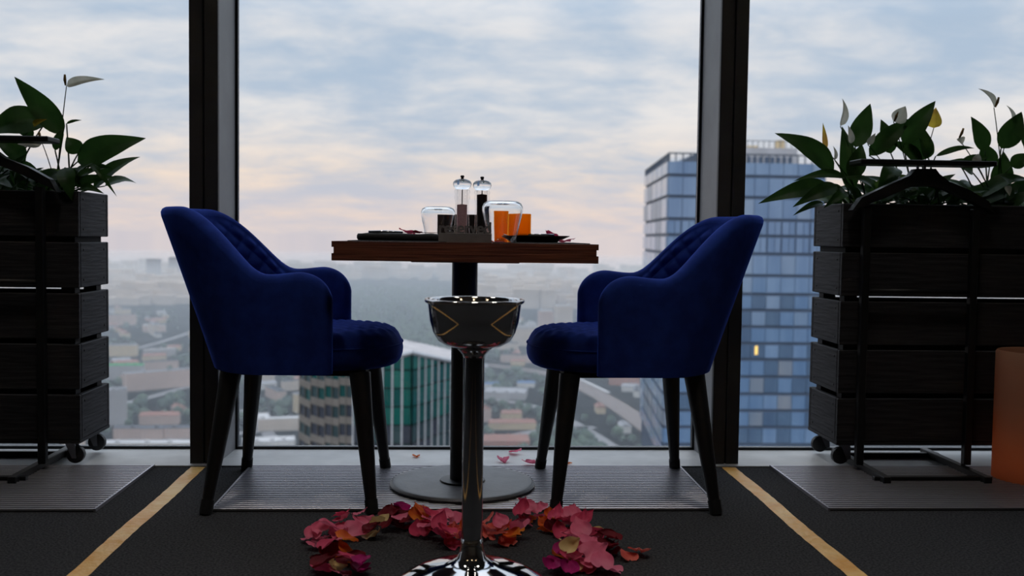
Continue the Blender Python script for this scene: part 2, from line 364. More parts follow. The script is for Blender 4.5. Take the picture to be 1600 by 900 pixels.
# ---------------------------------------------------------------- armchairs
def smooth(a, b, x):
    t = max(0.0, min(1.0, (x - a) / (b - a))); return t * t * (3 - 2 * t)
def puff(a, b):
    return (abs(math.sin(PI * a)) * abs(math.sin(PI * b))) ** 0.6
def build_chair():
    root = thing('armchair', '', 'chair')
    SA = 0.62
    def plan(s):
        a = abs(s); sg = 1 if s >= 0 else -1
        if a > SA:
            t = (a - SA) / (1 - SA); return 0.150 * t, sg * (.250 - .004 * t), 0.0, (0.0, -sg)
        ph = a / SA * PI / 2
        x, y = -.178 * math.cos(ph), .250 * math.sin(ph) * sg
        n = Vector((math.cos(ph) / .178, -sg * math.sin(ph) / .250)).normalized()
        return x, y, math.cos(ph), (n.x, n.y)
    def height(x, c):
        h = .672 + .188 * smooth(0.02, .8, c) + .008 * smooth(0, .1, x)
        if x > .068: h -= .105 * (1 - (1 - min(1, (x - .068) / .1085) ** 2.3) ** (1 / 2.3))
        return h
    def point(s, z, e):
        x, y, c, n = plan(s)
        return (x + n[0] * e - .36 * c * (z - .40), y + n[1] * e, z)
    # shell: swept section with a rolled top
    ss = []
    NS = 110
    for i in range(NS + 1):
        ss.append(-1 + 2 * i / NS)
    ends = [1.03, 1.055, 1.072, 1.08]
    ss = [-e for e in ends[::-1]] + ss + ends
    v = []; f = []; K = None
    for s in ss:
        a = abs(s); x, y, c, n = plan(max(-1, min(1, s)))
        ex = max(0, a - 1) * (1 - SA) * 0 + max(0, a - 1) * .30
        h = height(x + ex, c)
        e = .027 * math.sqrt(max(0.02, 1 - (max(0, a - 1) / .0815) ** 2))
        loop = []
        sc = max(-1, min(1, s))
        zt = h - e
        for k in range(9): loop.append(point(sc, .392 + (zt - .392) * k / 8, -e))
        for k in range(1, 7):
            an = PI * k / 7
            loop.append(point(sc, zt + e * math.sin(an), -e * math.cos(an)))
        for k in range(9): loop.append(point(sc, zt + (.392 - zt) * k / 8, e))
        loop = [(p[0] + ex, p[1], p[2]) for p in loop]
        K = len(loop); v += loop
    for i in range(len(ss) - 1):
        for k in range(K):
            f.append((i * K + k, (i + 1) * K + k, (i + 1) * K + (k + 1) % K, i * K + (k + 1) % K))
    f.append(list(range(K))); f.append([(len(ss) - 1) * K + k for k in range(K)][::-1])
    obj('back_shell', MB().add(v, f), M['velvet'], root, 70)
    # quilted lining on the inside of the back
    def lining(u, w):
        s = -.60 + 1.2 * u
        x, y, c, n = plan(s)
        h = height(x, c) - .022
        z = .47 + (h - .47) * w
        arc = s / SA * .36
        edge = smooth(0, .08, w) * smooth(0, .12, 1 - w) * smooth(0, .05, u) * smooth(0, .05, 1 - u)
        return point(s, z, .0265 + edge * (.003 + .012 * puff(arc / .058 + z / .066, arc / .058 - z / .066)))
    obj('quilted_lining', MB().grid(lining, 190, 84), M['velvet'], root, True)
    # seat cushion
    rings = [(0, .507), (.12, .507), (.24, .507), (.34, .507), (.43, .507), (.51, .507), (.58, .506), (.65, .506), (.71, .505), (.77, .503), (.82, .501), (.87, .497),
             (.91, .491), (.945, .483), (.975, .470), (.992, .455), (1, .44), (.995, .425), (.98, .412), (.95, .402), (.9, .396), (.6, .394), (0, .394)]
    def outline(th):
        ct, st = math.cos(th), math.sin(th)
        ax = .275 if ct > 0 else .27
        p = 2.6
        r = (abs(ct / ax) ** p + abs(st / .238) ** p) ** (-1 / p)
        return .083 + r * ct, r * st
    v = []; f = []; NA = 120
    for k in range(NA):
        ox, oy = outline(2 * PI * k / NA)
        for r, z in rings:
            x, y = .083 + (ox - .083) * r, oy * r
            d = .009 * puff(x / .06 + y / .06, x / .06 - y / .06) * smooth(.47, .5, z)
            v.append((x, y, z + d))
    n = len(rings)
    f = [(k * n + q, ((k + 1) % NA) * n + q, ((k + 1) % NA) * n + q + 1, k * n + q + 1) for k in range(NA) for q in range(n - 1)]
    seat = obj('seat_cushion', MB().add(v, f), M['velvet'], root, True)
    # piping line round the cushion edge
    obj('piping', MB().tube([(.083 + (outline(a)[0] - .083) * .992, outline(a)[1] * .992, .459) for a in [2 * PI * k / 60 for k in range(61)]], .0032, 5), M['velvet'], seat, True)
    obj('underframe', MB().prism([(-.12, -.15), (-.10, -.17), (.24, -.185), (.26, -.16), (.26, .16), (.24, .185), (-.10, .17), (-.12, .15)], 'z', .378, .396), M['under'], root)
    for sx, top, foot in ((1, (.245, .185), (.290, .268)), (-1, (-.125, .165), (-.172, .272))):
        for sy in (-1, 1):
            a = Vector((top[0], sy * top[1], .388)); b = Vector((foot[0], sy * foot[1], 0.0))
            lg = obj('leg', MB().tube([a, a.lerp(b, .5), a.lerp(b, .93)], [.031, .0235, .016], 16), M['leg'], root, 50)
            obj('foot_cap', MB().tube([a.lerp(b, .90), a.lerp(b, .965), b + Vector((0, 0, .0005))], [.0185, .0185, .0175], 14), M['cap'], lg, 50)
    return root
def copy_tree(o, parent=None):
    c = o.copy(); COL.objects.link(c); c.parent = parent
    for ch in [k for k in o.children]: copy_tree(ch, c)
    return c
ch1 = build_chair()
ch2 = copy_tree(ch1)
ch1.location = (-.522, 3.055, 0); tag(ch1, 'blue quilted velvet armchair on the folded napkin side of the table', 'chair', 'blue armchairs at the window table')
ch2.location = (.575, 3.045, 0); ch2.rotation_euler.z = PI; tag(ch2, 'blue quilted velvet armchair on the orange candle side of the table', 'chair', 'blue armchairs at the window table')

# ---------------------------------------------------------------- table
TX, TY, TZ = .0235, 3.075, .767
t = thing('pedestal_table', 'square brown wood table on a black pedestal with round base', 'table', (TX, TY, 0))
w, g = .3655, .0055
obj('tabletop', MB().prism([(-w, TZ), (-w, TZ - .016), (-w + g, TZ - .016), (-w + g, TZ - .033), (-w, TZ - .033), (-w, TZ - .053), (w, TZ - .053), (w, TZ - .033), (w - g, TZ - .033), (w - g, TZ - .016), (w, TZ - .016), (w, TZ)], 'y', -.345, .345), M['wood'], t)
obj('column', MB().lathe([(.0395, .015), (.0395, TZ - .06)], 40), M['post'], t, 50)
obj('top_bracket', MB().bev(-.16, .16, -.16, .16, TZ - .06, TZ - .0525, .003), M['post'], t)
obj('collar', MB().lathe([(.0, .02), (.069, .02), (.071, .024), (.069, .0285), (.05, .031), (.039, .031)], 48), M['post'], t, 40)
obj('base_disc', MB().lathe([(0, .0095), (.218, .0095), (.224, .012), (.226, .017), (.222, .0225), (.215, .0245), (.2, .0235), (0, .0235)], 96), M['iron'], t, 40)

# ---------------------------------------------------------------- on the table
def onT(x, Y): return aty(x, 370, Y).x
Z = TZ
for nm, x0, x1, y0, y1 in (('napkin side', -.305, -.03, 2.78, 3.30), ('candle side', .10, .372, 2.78, 3.30)):
    tag(obj('placemat', MB().bev(x0, x1, y0, y1, Z, Z + .0025, .001), M['mat']), 'thin dark placemat on the %s of the table' % nm, 'placemat', 'placemats')
ZP = Z + .0025
# folded black napkin
nk = MB()
def nap(u, v):
    a = u * 2 * PI
    x = -.17 + .123 * abs(math.cos(a)) ** .35 * (1 if math.cos(a) >= 0 else -1)
    y = 2.97 + .10 * abs(math.sin(a)) ** .35 * (1 if math.sin(a) >= 0 else -1)
    prof = [(0, 0), (.97, 0), (1, .006), (1, .014), (.975, .0195), (.8, .0205 + .0022 * math.sin(x * 40 + y * 23)), (.45, .0205 + .002 * math.sin(x * 31)), (0, .021)]
    i = int(round(v * 7)); r, z = prof[i]
    return (-.17 + (x + .17) * r, 2.97 + (y - 2.97) * r, ZP + z)
nk.grid(nap, 64, 8, True)
tag(obj('napkin', nk, M['napkin'], None, True), 'folded black cloth napkin on its placemat', 'napkin')
def knife(x0, x1, y, z, nm, label):
    k = thing(nm, label, 'cutlery', ((x0 + x1) / 2, y, z))
    h = (x1 - x0) / 2
    obj('handle', MB().tube([(-h, 0, .003), (-h * .5, 0, .0035), (0, 0, .003)], [.004, .005, .003], 8), M['steel'], k, True)
    obj('blade', MB().prism([(0, -.003), (h * .9, -.007), (h, 0), (h * .9, .006), (0, .003)], 'z', .002, .0036), M['steel'], k)
knife(-.26, -.06, 2.93, ZP + .0215, 'table_knife', 'steel knife lying on the folded black napkin')
# shallow black plate
p = thing('plate', 'shallow black plate on the candle side placemat', 'plate', (.235, 3.0, ZP))
obj('dish', MB().lathe([(0, .0), (.066, 0), (.07, .004), (.096, .016), (.1025, .0185), (.103, .0205), (.095, .0195), (.068, .008), (0, .006)], 56), M['plate'], p, True)
fk = thing('fork', 'steel fork resting on the shallow black plate', 'cutlery', (.235, 3.04, ZP + .0205))
obj('handle', MB().tube([(.06, .0, .002), (.0, 0, .003), (-.05, 0, .002)], [.004, .003, .003], 8), M['steel'], fk, True)
for k in range(4): obj('tine', MB().tube([(-.048, -.006 + k * .004, .002), (-.075, -.0075 + k * .005, .0), (-.095, -.0075 + k * .005, .004)], .0012, 5), M['steel'], fk)
# tumblers standing upside down
def tumbler(x, Y, label, s=1.0):
    g = thing('tumbler', label, 'glass', (x, Y, ZP if abs(x) > .1 else Z), 0, 'upturned glasses')
    out = [(.0375, 0), (.041, .02), (.046, .045), (.0515, .068), (.0545, .084), (.0545, .094), (.050, .104), (.040, .1095), (.022, .111), (0, .111)]
    inn = [(0, .1075), (.022, .1072), (.038, .1058), (.0475, .1012), (.0522, .093), (.0524, .084), (.0492, .068), (.044, .045), (.0392, .02), (.036, 0)]
    obj('bowl', MB().lathe([(r * s, z * s) for r, z in out + inn], 64), M['glass'], g, True)
tumbler(aty(684.5, 345, 3.17).x, 3.17, 'clear glass tumbler upside down behind the napkin')
tumbler(aty(785, 345, 2.86).x, 2.86, 'clear glass tumbler upside down in front of the amber candle holders', 1.07)
# mills
def mill(px, top, label, fill, zf):
    x = aty(px, 320, 3.05).x; s = (aty(px, top, 3.05).z - Z) / .2
    m = thing('mill', label, 'mill', (x, 3.05, Z), 0, 'clear salt and pepper mills')
    P_ = lambda pr: [(r, z * s) for r, z in pr]
    outer = [(.0285, 0), (.0285, .01), (.0255, .014), (.0225, .05), (.021, .10), (.0215, .125), (.0235, .131), (.024, .137), (.0215, .142), (.022, .146), (.0245, .150), (.0235, .155), (.021, .1575)]
    inner = [(.0165, .1575), (.0165, .10), (.0165, .012), (.0165, .004)]
    obj('body', MB().lathe(P_(outer + inner), 40, closed=True), M['clear'], m, True)
    obj('head', MB().lathe(P_([(0, .1585), (.019, .1585), (.0215, .161), (.026, .166), (.0285, .173), (.0275, .180), (.022, .1855), (.012, .189), (.004, .190), (0, .190)]), 40), M['acryl'], m, True)
    obj('spindle', MB().lathe(P_([(.0016, .005), (.0016, .1578)]), 10), M['blk'], m)
    obj('knob', MB().lathe(P_([(.0, .1895), (.005, .1895), (.0035, .192), (.0058, .1945), (.0058, .1985), (.004, .2), (0, .2)]), 16), M['blk'], m, True)
    f_ = obj('filling', MB().lathe(P_([(.0018, .006), (.0155, .006), (.0155, zf), (.0018, zf + .002)]), 28, closed=True), fill, m, 40)
mill(722, 274, 'clear acrylic mill half full of pinkish salt', M['salt'], .112)
mill(753, 276, 'clear acrylic mill full of black peppercorns', M['pepper'], .145)
# black napkin box
b = thing('napkin_holder', 'black open box behind the salt and pepper mills', 'holder', (onT(716, 3.29), 3.29, Z))
h = .089
obj('base', MB().box(-.066, .066, -.04, .04, 0, .004), M['blk'], b)
obj('front_panel', MB().bev(-.068, .068, -.043, -.039, 0, h, .001), M['blk'], b)
obj('back_panel', MB().bev(-.068, .068, .039, .043, 0, h, .001), M['blk'], b)
for s in (-1, 1): obj('side_panel', MB().bev(s * .066 - .002, s * .066 + .002, -.0392, .0392, 0.002, h - .002, .0008), M['blk'], b)
# amber candle holders
def holder(x, Y, r, hh, label):
    c = thing('candle_holder', label, 'candle holder', (x, Y, Z), 0, 'amber candle holders')
    obj('glass_wall', MB().lathe([(r * .97, 0), (r, .003), (r, hh - .001), (r - .0012, hh), (r - .0025, hh - .001), (r - .0025, .006), (0, .006), (0, 0)], 48), M['amber'], c, 60)
    obj('candle', MB().lathe([(0, .0065), (r * .55, .0065), (r * .55, .02), (0, .019)], 24), M['spathe'], c, 50)
holder(aty(782.5, 345, 3.2).x, 3.2, .0277, .1035, 'taller amber candle holder seen through the upturned tumbler')
holder(aty(812.5, 345, 3.06).x, 3.06, .034, .089, 'wider amber candle holder standing free of the tumbler')
# reserved sign
xs0, xs1 = aty(685, 377, 2.79).x, aty(768, 377, 2.79).x
s = thing('table_sign', 'grey metal reserved sign with cut-out lettering on table edge', 'sign', ((xs0 + xs1) / 2, 2.79, Z))
hw = (xs1 - xs0) / 2
obj('base_bar', MB().bev(-hw, hw, -.0025, .0025, 0, .0262, .0006), M['sign'], s)
obj('foot', MB().bev(-hw, hw, -.0025, .028, 0, .002, .0005), M['sign'], s)
cu = bpy.data.curves.new('lettering', 'FONT'); cu.body = 'reserved'; cu.size = .046; cu.extrude = .0015; cu.offset = .0011; cu.align_x = 'CENTER'; cu.space_character = .92
tmp = bpy.data.objects.new('tmp', cu); COL.objects.link(tmp)
bpy.context.view_layer.update()
me = bpy.data.meshes.new_from_object(tmp.evaluated_get(bpy.context.evaluated_depsgraph_get())); bpy.data.objects.remove(tmp)
me.materials.clear(); me.materials.append(M['sign']); me.name = 'lettering'
wd = max(q.co.x for q in me.vertices) - min(q.co.x for q in me.vertices)
cx = (max(q.co.x for q in me.vertices) + min(q.co.x for q in me.vertices)) / 2
for q in me.vertices: q.co.x = (q.co.x - cx) * (2 * hw * .985 / wd)
put('lettering', me, s, (0, 0, .0255), (PI / 2, 0, 0))

# ---------------------------------------------------------------- steel bucket stand
SX, SY = .0375, 2.10
st = thing('wine_stand', 'polished steel wine bucket bowl on a tall pole stand', 'stand', (SX, SY, 0))
obj('bowl', MB().lathe([(.0, .549), (.03, .549), (.058, .5535), (.076, .564), (.087, .582), (.094, .606), (.0985, .642), (.1045, .6455), (.106, .649), (.1045, .6525), (.099, .6525),
    (.0955, .648), (.0925, .62), (.0875, .594), (.078, .573), (.06, .562), (.03, .5585), (0, .5585)], 96), M['chrome'], st, True)
obj('collar', MB().lathe([(.0, .528), (.0225, .528), (.0245, .535), (.034, .545), (.040, .5495), (.0, .5495)], 48), M['chrome'], st, True)
obj('pole', MB().lathe([(.0222, .10), (.0222, .53)], 48), M['chrome'], st, 50)
obj('base', MB().lathe([(0, 0), (.19, 0), (.193, .005), (.190, .012), (.176, .031), (.15, .052), (.12, .067), (.09, .0765), (.06, .083), (.042, .0895), (.031, .100), (.0255, .115), (.0235, .13), (.0223, .14), (0, .14)], 96), M['chrome'], st, True)

# ---------------------------------------------------------------- rose petals
PCOL = {'pink': ((238, 134, 160), (226, 100, 132)), 'deep pink': ((220, 84, 116), (196, 56, 92)), 'dark red': ((122, 20, 34), (92, 10, 24)), 'orange': ((232, 134, 44), (214, 84, 40)),
        'cream': ((228, 206, 150), (206, 170, 110)), 'magenta': ((186, 24, 110), (146, 14, 90)), 'salmon': ((230, 120, 104), (220, 84, 76))}
PM = {k: thin('petal_' + k.replace(' ', '_'), a, 0.6, 0.3, b, 18, 0.2) for k, (a, b) in PCOL.items()}
def petal_mb(sd):
    r = random.Random(sd)
    L_, Wd = r.uniform(.044, .058), r.uniform(.044, .058)
    cup, curl, tw, fold = r.uniform(.25, .6), r.uniform(-.5, .9), r.uniform(-.4, .4), r.uniform(-.25, .25)
    ph = r.uniform(0, 6)
    def fn(u, v):
        a = (u - .5) * 2
        wv = max(.08, math.sin(PI * min(1, .08 + .92 * v ** .8)) ** .55) if v < .97 else .18
        x = a * Wd * .5 * wv
        y = (v - .5) * L_ + .004 * math.cos(a * 3)
        z = cup * Wd * .55 * (a * a) * wv + curl * L_ * .35 * max(0, v - .45) ** 2 * 3 + cup * L_ * .25 * (1 - v) ** 2
        z += tw * x * (v - .5) + fold * .02 * math.sin(a * 2.4 + ph) + .0018 * math.sin(a * 7 + v * 9 + ph)
        return (x, y, z)
    mb = MB().grid(fn, 11, 11)
    z0 = min(p[2] for p in mb.v); mb.v = [(p[0], p[1], p[2] - z0) for p in mb.v]
    return mb
PMESH = {}
for c in PCOL:
    for k in range(5): PMESH[c, k] = petal_mb(k * 13 + len(c)).mesh('rose_petal', PM[c], True)
from mathutils import Euler
from mathutils.bvhtree import BVHTree
HEAP = []
def settle(me, x, y, rot, sc, keep):
    """lowest height at which a petal lies on the carpet or on the petals already there without cutting into them"""
    Rm = Euler(rot).to_matrix()
    V = [Rm @ (q.co * sc) for q in me.vertices]; z0 = min(q.z for q in V)
    P_ = [tuple(p.vertices) for p in me.polygons]
    for vx in V:
        for ox, oy, r in keep:
            if (x + vx.x - ox) ** 2 + (y + vx.y - oy) ** 2 < r * r: return None
    near = [b for (a, b0, b) in HEAP if (a - x) ** 2 + (b0 - y) ** 2 < .0125]
    z = .001 - z0
    for k in range(14):
        t = BVHTree.FromPolygons([(q.x + x, q.y + y, q.z + z) for q in V], P_)
        if not any(t.overlap(n) for n in near): return z, t
        z += .003
    return None
KEEP = [(SX, SY, .197), (TX, TY, .23), (-.232, 2.787, .024), (.285, 2.777, .024)]
def petal(c, x, y, z, rot, label, group, sc=1.0):
    o = put('rose_petal', PMESH[c, R_.randrange(5)], None, (x, y, z), rot); o.scale = (sc, sc, sc)
    return tag(o, label, 'petal', group)
CL = [(496, 850, 4, 'pink'), (520, 842, 4, 'pink'), (545, 836, 5, 'pink'), (570, 826, 3, 'pink cream'), (585, 838, 2, 'cream'), (512, 878, 3, 'dark red'), (535, 872, 4, 'orange'), (520, 895, 3, 'dark red pink cream'), (570, 893, 2, 'magenta'), (548, 890, 2, 'dark red'),
      (612, 826, 4, 'dark red'), (628, 812, 3, 'magenta'), (645, 822, 3, 'dark red orange'), (662, 826, 3, 'deep pink'), (680, 836, 4, 'deep pink'), (700, 826, 4, 'pink'), (690, 852, 3, 'deep pink'), (716, 850, 3, 'orange salmon'),
      (764, 838, 3, 'salmon'), (780, 846, 4, 'salmon'), (795, 838, 3, 'orange pink'), (812, 818, 4, 'deep pink'), (828, 812, 3, 'pink'), (846, 818, 3, 'pink'), (860, 832, 2, 'orange'), (876, 828, 3, 'deep pink'), (896, 824, 4, 'pink'), (908, 834, 2, 'cream'),
      (925, 842, 3, 'deep pink'), (905, 852, 2, 'cream'), (940, 858, 4, 'dark red'), (955, 866, 2, 'dark red'), (985, 874, 1, 'salmon'), (888, 872, 2, 'magenta'), (905, 882, 4, 'deep pink'), (920, 874, 3, 'pink'), (900, 893, 3, 'cream pink'), (935, 890, 3, 'pink'), (880, 895, 2, 'magenta')]
for px, py, n, cs in CL:
    names = [c for c in PCOL if c in cs and not (c == 'pink' and 'deep pink' in cs and cs.replace('deep pink', '').find('pink') < 0)]
    SD = 'napkin side' if px < 738 else 'candle side'
    for k in range(n + 1):
        q = onz(px + R_.uniform(-13, 13), py + R_.uniform(-6, 8))
        c = names[k % len(names)] if R_.random() < .8 else R_.choice(['deep pink', 'pink', 'orange', 'dark red'])
        for tries in range(40):
            w_ = 1 + tries * .04
            qx, qy = q.x + R_.uniform(-.012, .012) * w_, q.y + R_.uniform(-.012, .012) * w_
            rot = (R_.uniform(-.4, .5) + (.2 if k else 0), R_.uniform(-.4, .4), R_.uniform(-1.3, 1.3)); mi = R_.randrange(5); ps = R_.uniform(.85, 1.12) * (1 - tries * .008)
            res = settle(PMESH[c, mi], qx, qy, rot, ps, KEEP)
            if res: break
        if not res: continue
        HEAP.append((qx, qy, res[1]))
        o = put('rose_petal', PMESH[c, mi], None, (qx, qy, res[0]), rot); o.scale = (ps, ps, ps)
        tag(o,
              '%s rose petal in the %s lobe of the petal heart on the carpet' % (c, SD), 'petal', '%s petals of the %s lobe' % (c, SD))
for c, px, py, z, lab in (('orange', 650, 716, .005, 'small golden petal alone on the sill behind the table base'), ('pink', 803, 711, .005, 'cupped pink petal on the sill against the glass'),
                       ('pink', 787, 724, .005, 'flat pale pink petal on the sill beside the cupped one'), ('pink', 828, 729, .010, 'pink petal curled beside the chair foot on the sill edge'),
                       ('orange', 885, 728, .005, 'small orange petal on the sill behind the candle side chair leg')):
    q = onz(px, py); o = petal(c, q.x, q.y, z, (0, 0, R_.uniform(0, 6)), lab, None, .6 if 'small' in lab else .95)
for c, x, y, z, sc, rx, lab in (('deep pink', aty(633, 364, 3.0).x, 3.0, ZP + .022, .9, .5, 'deep pink petal lying on the folded black napkin'), ('dark red', aty(651, 366, 2.99).x, 2.99, ZP + .0225, .55, .2, 'dark red petal lying on the folded black napkin'),
                            ('deep pink', aty(860, 366, 3.07).x, 3.07, ZP + .021, .8, .3, 'deep pink petal on the rim of the black plate'), ('pink', aty(884, 374, 2.92).x, 2.92, ZP, .85, 0, 'pale pink petal tucked beside the black plate'),
                            ('salmon', aty(773, 372, 2.97).x, 2.97, Z, .8, .1, 'salmon petal on the table beside the reserved sign')):
    petal(c, x, y, z, (rx, 0, 2.2), lab, None, sc)
# ---------------------------------------------------------------- planters on casters
PY0, PY1, PZ0, PZ1 = 3.325, 3.605, .085, .915
def planter(x_end, sgn, label):
    """x_end: the end facing the table; sgn: direction in which the box runs away from it"""
    LEN = 1.2
    t = thing('planter', label, 'planter', (x_end + sgn * LEN / 2, (PY0 + PY1) / 2, 0), 0, 'slatted planters by the window')
    hx, hy = LEN / 2, (PY1 - PY0) / 2
    n, gap = 5, .0185
    sh = (PZ1 - PZ0 - .012 - gap * (n - 1)) / n
    long_ = MB().bev(-hx, hx, -.009, .009, 0, sh, .0025).mesh('slat', M['plankf'])
    short = MB().bev(-.009, .009, -hy + .019, hy - .019, 0, sh, .0025).mesh('slat', M['plank'])
    nail = MB().lathe([(0, -.001), (.0036, -.001), (.0036, .0015), (0, .0022)], 10).mesh('nail', M['nail'])
    for k in range(n):
        z = PZ0 + .012 + k * (sh + gap)
        for s in (-1, 1):
            put('slat', long_, t, (0, s * (hy - .009), z))
            o = put('slat', short, t, (s * (hx - .009), 0, z))
            for a in (-1, 1):
                for b in (.025, sh - .025):
                    put('nail', nail, o, (s * .0088, a * (hy - .045), b), (0, s * PI / 2, 0))
    for sx in (-1, 1):
        for sy in (-1, 1):
            x, y = sx * (hx - .042), sy * (hy - .042)
            obj('corner_post', MB().box(x - .022, x + .022, y - .022, y + .022, PZ0 + .012, PZ1 - .02), M['plank'], t)
            cs = obj('caster', MB().box(x - .03, x + .03, y - .03, y + .03, PZ0 - .004, PZ0 - .0005).prism([(x - .016, PZ0 - .004), (x + .016, PZ0 - .004), (x + .020, .03), (x + .006, .03)], 'y', y - .019, y - .015)
                     .prism([(x - .016, PZ0 - .004), (x + .016, PZ0 - .004), (x + .020, .03), (x + .006, .03)], 'y', y + .015, y + .019), M['zinc'], t)
            wz = .010 if y + PY0 < 0 else .010
            obj('wheel', MB().lathe([(0, -.013), (.022, -.013), (.029, -.009), (.030, 0), (.029, .009), (.022, .013), (0, .013)], 28), M['wheel'], cs, 40, (x - sgn * .013, y, .041), (PI / 2, 0, 0))
    obj('bottom_board', MB().box(-hx, hx, -hy, hy, PZ0, PZ0 + .0115), M['plank'], t)
    obj('liner', MB().box(-hx + .02, hx - .02, -hy + .02, hy - .02, .635, .645).box(-hx + .02, hx - .02, -hy + .0185, -hy + .022, .635, .895).box(-hx + .02, hx - .02, hy - .022, hy - .0185, .635, .895)
        .box(-hx + .0185, -hx + .022, -hy + .02, hy - .02, .635, .895).box(hx - .022, hx - .0185, -hy + .02, hy - .02, .635, .895), M['dark'], t)
    obj('soil', MB().grid(lambda u, v: (-hx + .022 + u * (LEN - .044), -hy + .022 + v * (2 * hy - .044), .872 + .008 * math.sin(u * 60) * math.cos(v * 11)), 60, 10), M['soil'], t, True)
planter(-1.236, -1, 'dark slatted wood planter on casters beyond the napkin side chair')
planter(1.309, 1, 'dark slatted wood planter on casters behind the glowing floor candle')

# ---------------------------------------------------------------- peace lilies
def blade(mb, base, tip, width, nrm, bend=0.12, fold=0.25, wave=0.03, flat=0.75, nu=9, nv=15):
    base, tip, nrm = Vector(base), Vector(tip), Vector(nrm)
    ax = tip - base; Ln = ax.length; t = ax.normalized()
    side = t.cross(nrm).normalized(); n = side.cross(t).normalized()
    ph = R_.uniform(0, 6)
    def fn(u, v):
        a = (u - .5) * 2
        w = math.sin(PI * v ** flat) ** .85 * (1 - .25 * v) if 0 < v < 1 else 0
        w = max(w, .012)
        c = base + ax * v + n * (bend * Ln * math.sin(PI * v)) - n * (0.10 * Ln * v ** 4)
        off = (fold * abs(a) + wave * math.sin(v * 19 + ph + a)) * width * .5 * w
        return c + side * (a * width * .5 * w) + n * off
    mb.grid(fn, nu, nv)
def petiole(mb, a, b, r=.0028):
    a, b = Vector(a), Vector(b); m = (a + b) / 2 + Vector((0, 0, .12 * (b - a).length))
    pts = [a * (1 - k / 6) ** 2 + m * 2 * (k / 6) * (1 - k / 6) + b * (k / 6) ** 2 for k in range(7)]
    mb.tube(pts, [r * 1.2 - k * r * .07 for k in range(7)], 6)
def lily(px_x, label, leaves, flowers, nfill, zmax, seed, Y=3.465, xr=(-.13, .13), face=(0, -1, .25)):
    r = random.Random(seed)
    loc = Vector((px_x, Y, .874)); t = thing('peace_lily', label, 'plant', loc, 0, 'peace lilies in the planters')
    L0 = lambda q: Vector(q) - loc
    crown = lambda: Vector((r.uniform(-.05, .05), r.uniform(-.05, .05), .010))
    for (bx, by, tx, ty, wpx, Yb, Yt, ben) in leaves:
        b, tp = L0(aty(bx, by, Yb)), L0(aty(tx, ty, Yt))
        mb = MB(); blade(mb, b, tp, wpx * Yb / F_PX * 1.12, Vector(face) + Vector((r.uniform(-.3, .3), 0, r.uniform(-.1, .3))), ben)
        petiole(mb, crown(), b)
        obj('leaf', mb, M['leaf'], t, True)
    for (bx, by, tx, ty, wpx, Yf, kind, spx) in flowers:
        b, tp = L0(aty(bx, by, Yf)), L0(aty(tx, ty, Yf - .01))
        mb = MB(); petiole(mb, crown(), b, .0019); stem = obj('flower_stem', mb, M['leaf'], t, True)
        mb = MB(); blade(mb, b, tp, wpx * Yf / F_PX * 1.15, Vector((r.uniform(-.6, .6), -1, .2)), .10, .55, .02, .62, 9, 12)
        sp = obj('spathe', mb, M['spathe'] if kind == 'w' else M['spathey'], stem, True)
        if spx:
            d = Vector((spx[0], 0, spx[1])).normalized() * .035
            obj('spadix', MB().tube([b + Vector((0, -.008, 0)), b + d * .5 + Vector((0, -.014, 0)), b + d + Vector((0, -.014, 0))], [.003, .0052, .0035], 8), M['spadix'], stem, True)
    for k in range(nfill):
        a = r.uniform(0, 2 * PI); ln = r.uniform(.12, .2)
        rad = r.uniform(.02, .10)
        b = Vector((r.uniform(*xr) + math.cos(a) * .03, math.sin(a) * .07, r.uniform(.02, .075)))
        el = r.uniform(.12, .8)
        d = Vector((math.cos(a) * math.cos(el), math.sin(a) * math.cos(el) * .55, math.sin(el)))
        tp = b + d * ln
        tp.z = min(tp.z, zmax - .874 + r.uniform(-.03, .02)); tp.y = max(-.115, min(.115, tp.y))
        if tp.y + Y > 3.6: tp.y = 3.6 - Y
        mb = MB(); blade(mb, b, tp, r.uniform(.05, .075), Vector((r.uniform(-.5, .5), -.7, .8)), r.uniform(.08, .22), .25, .03, .75, 7, 11)
        petiole(mb, crown(), b)
        obj('leaf', mb, M['leaf2'] if r.random() < .1 else M['leaf'], t, True)
lily(-1.36, 'peace lily at the planter end beside the napkin side chair',
     [(99, 209, 20, 119, 36, 3.42, 3.38, -.16), (121, 253, 222, 214, 42, 3.44, 3.40, .10), (104, 193, 127, 187, 5, 3.44, 3.44, .1), (140, 260, 176, 262, 9, 3.42, 3.40, .1), (140, 256, 181, 304, 9, 3.40, 3.36, .3), (86, 235, 100, 198, 14, 3.42, 3.42, .1),
      (118, 290, 178, 275, 16, 3.40, 3.36, .15), (125, 296, 160, 300, 14, 3.37, 3.33, .2), (92, 268, 60, 300, 26, 3.37, 3.34, .2), (102, 262, 112, 312, 26, 3.36, 3.312, .2), (122, 240, 104, 214, 26, 3.43, 3.42, .1)],
     [(104, 134, 161, 122, 14, 3.43, 'w', (0, 1)), (66, 224, 26, 224, 17, 3.36, 'w', (-.1, 1))], 24, 1.04, 3)
lily(-1.58, 'peace lily beside the end plant of the napkin side planter', [(72, 190, -25, 205, 48, 3.45, 3.42, .14), (40, 250, -10, 215, 30, 3.40, 3.36, .15), (52, 215, 8, 178, 22, 3.45, 3.45, .1)], [(52, 196, 72, 186, 9, 3.42, 'y', None)], 22, 1.08, 5)
lily(-1.86, 'peace lily in the middle of the napkin side planter', [], [], 22, 1.1, 8)
lily(-2.16, 'peace lily at the far end of the napkin side planter', [], [], 20, 1.1, 9)
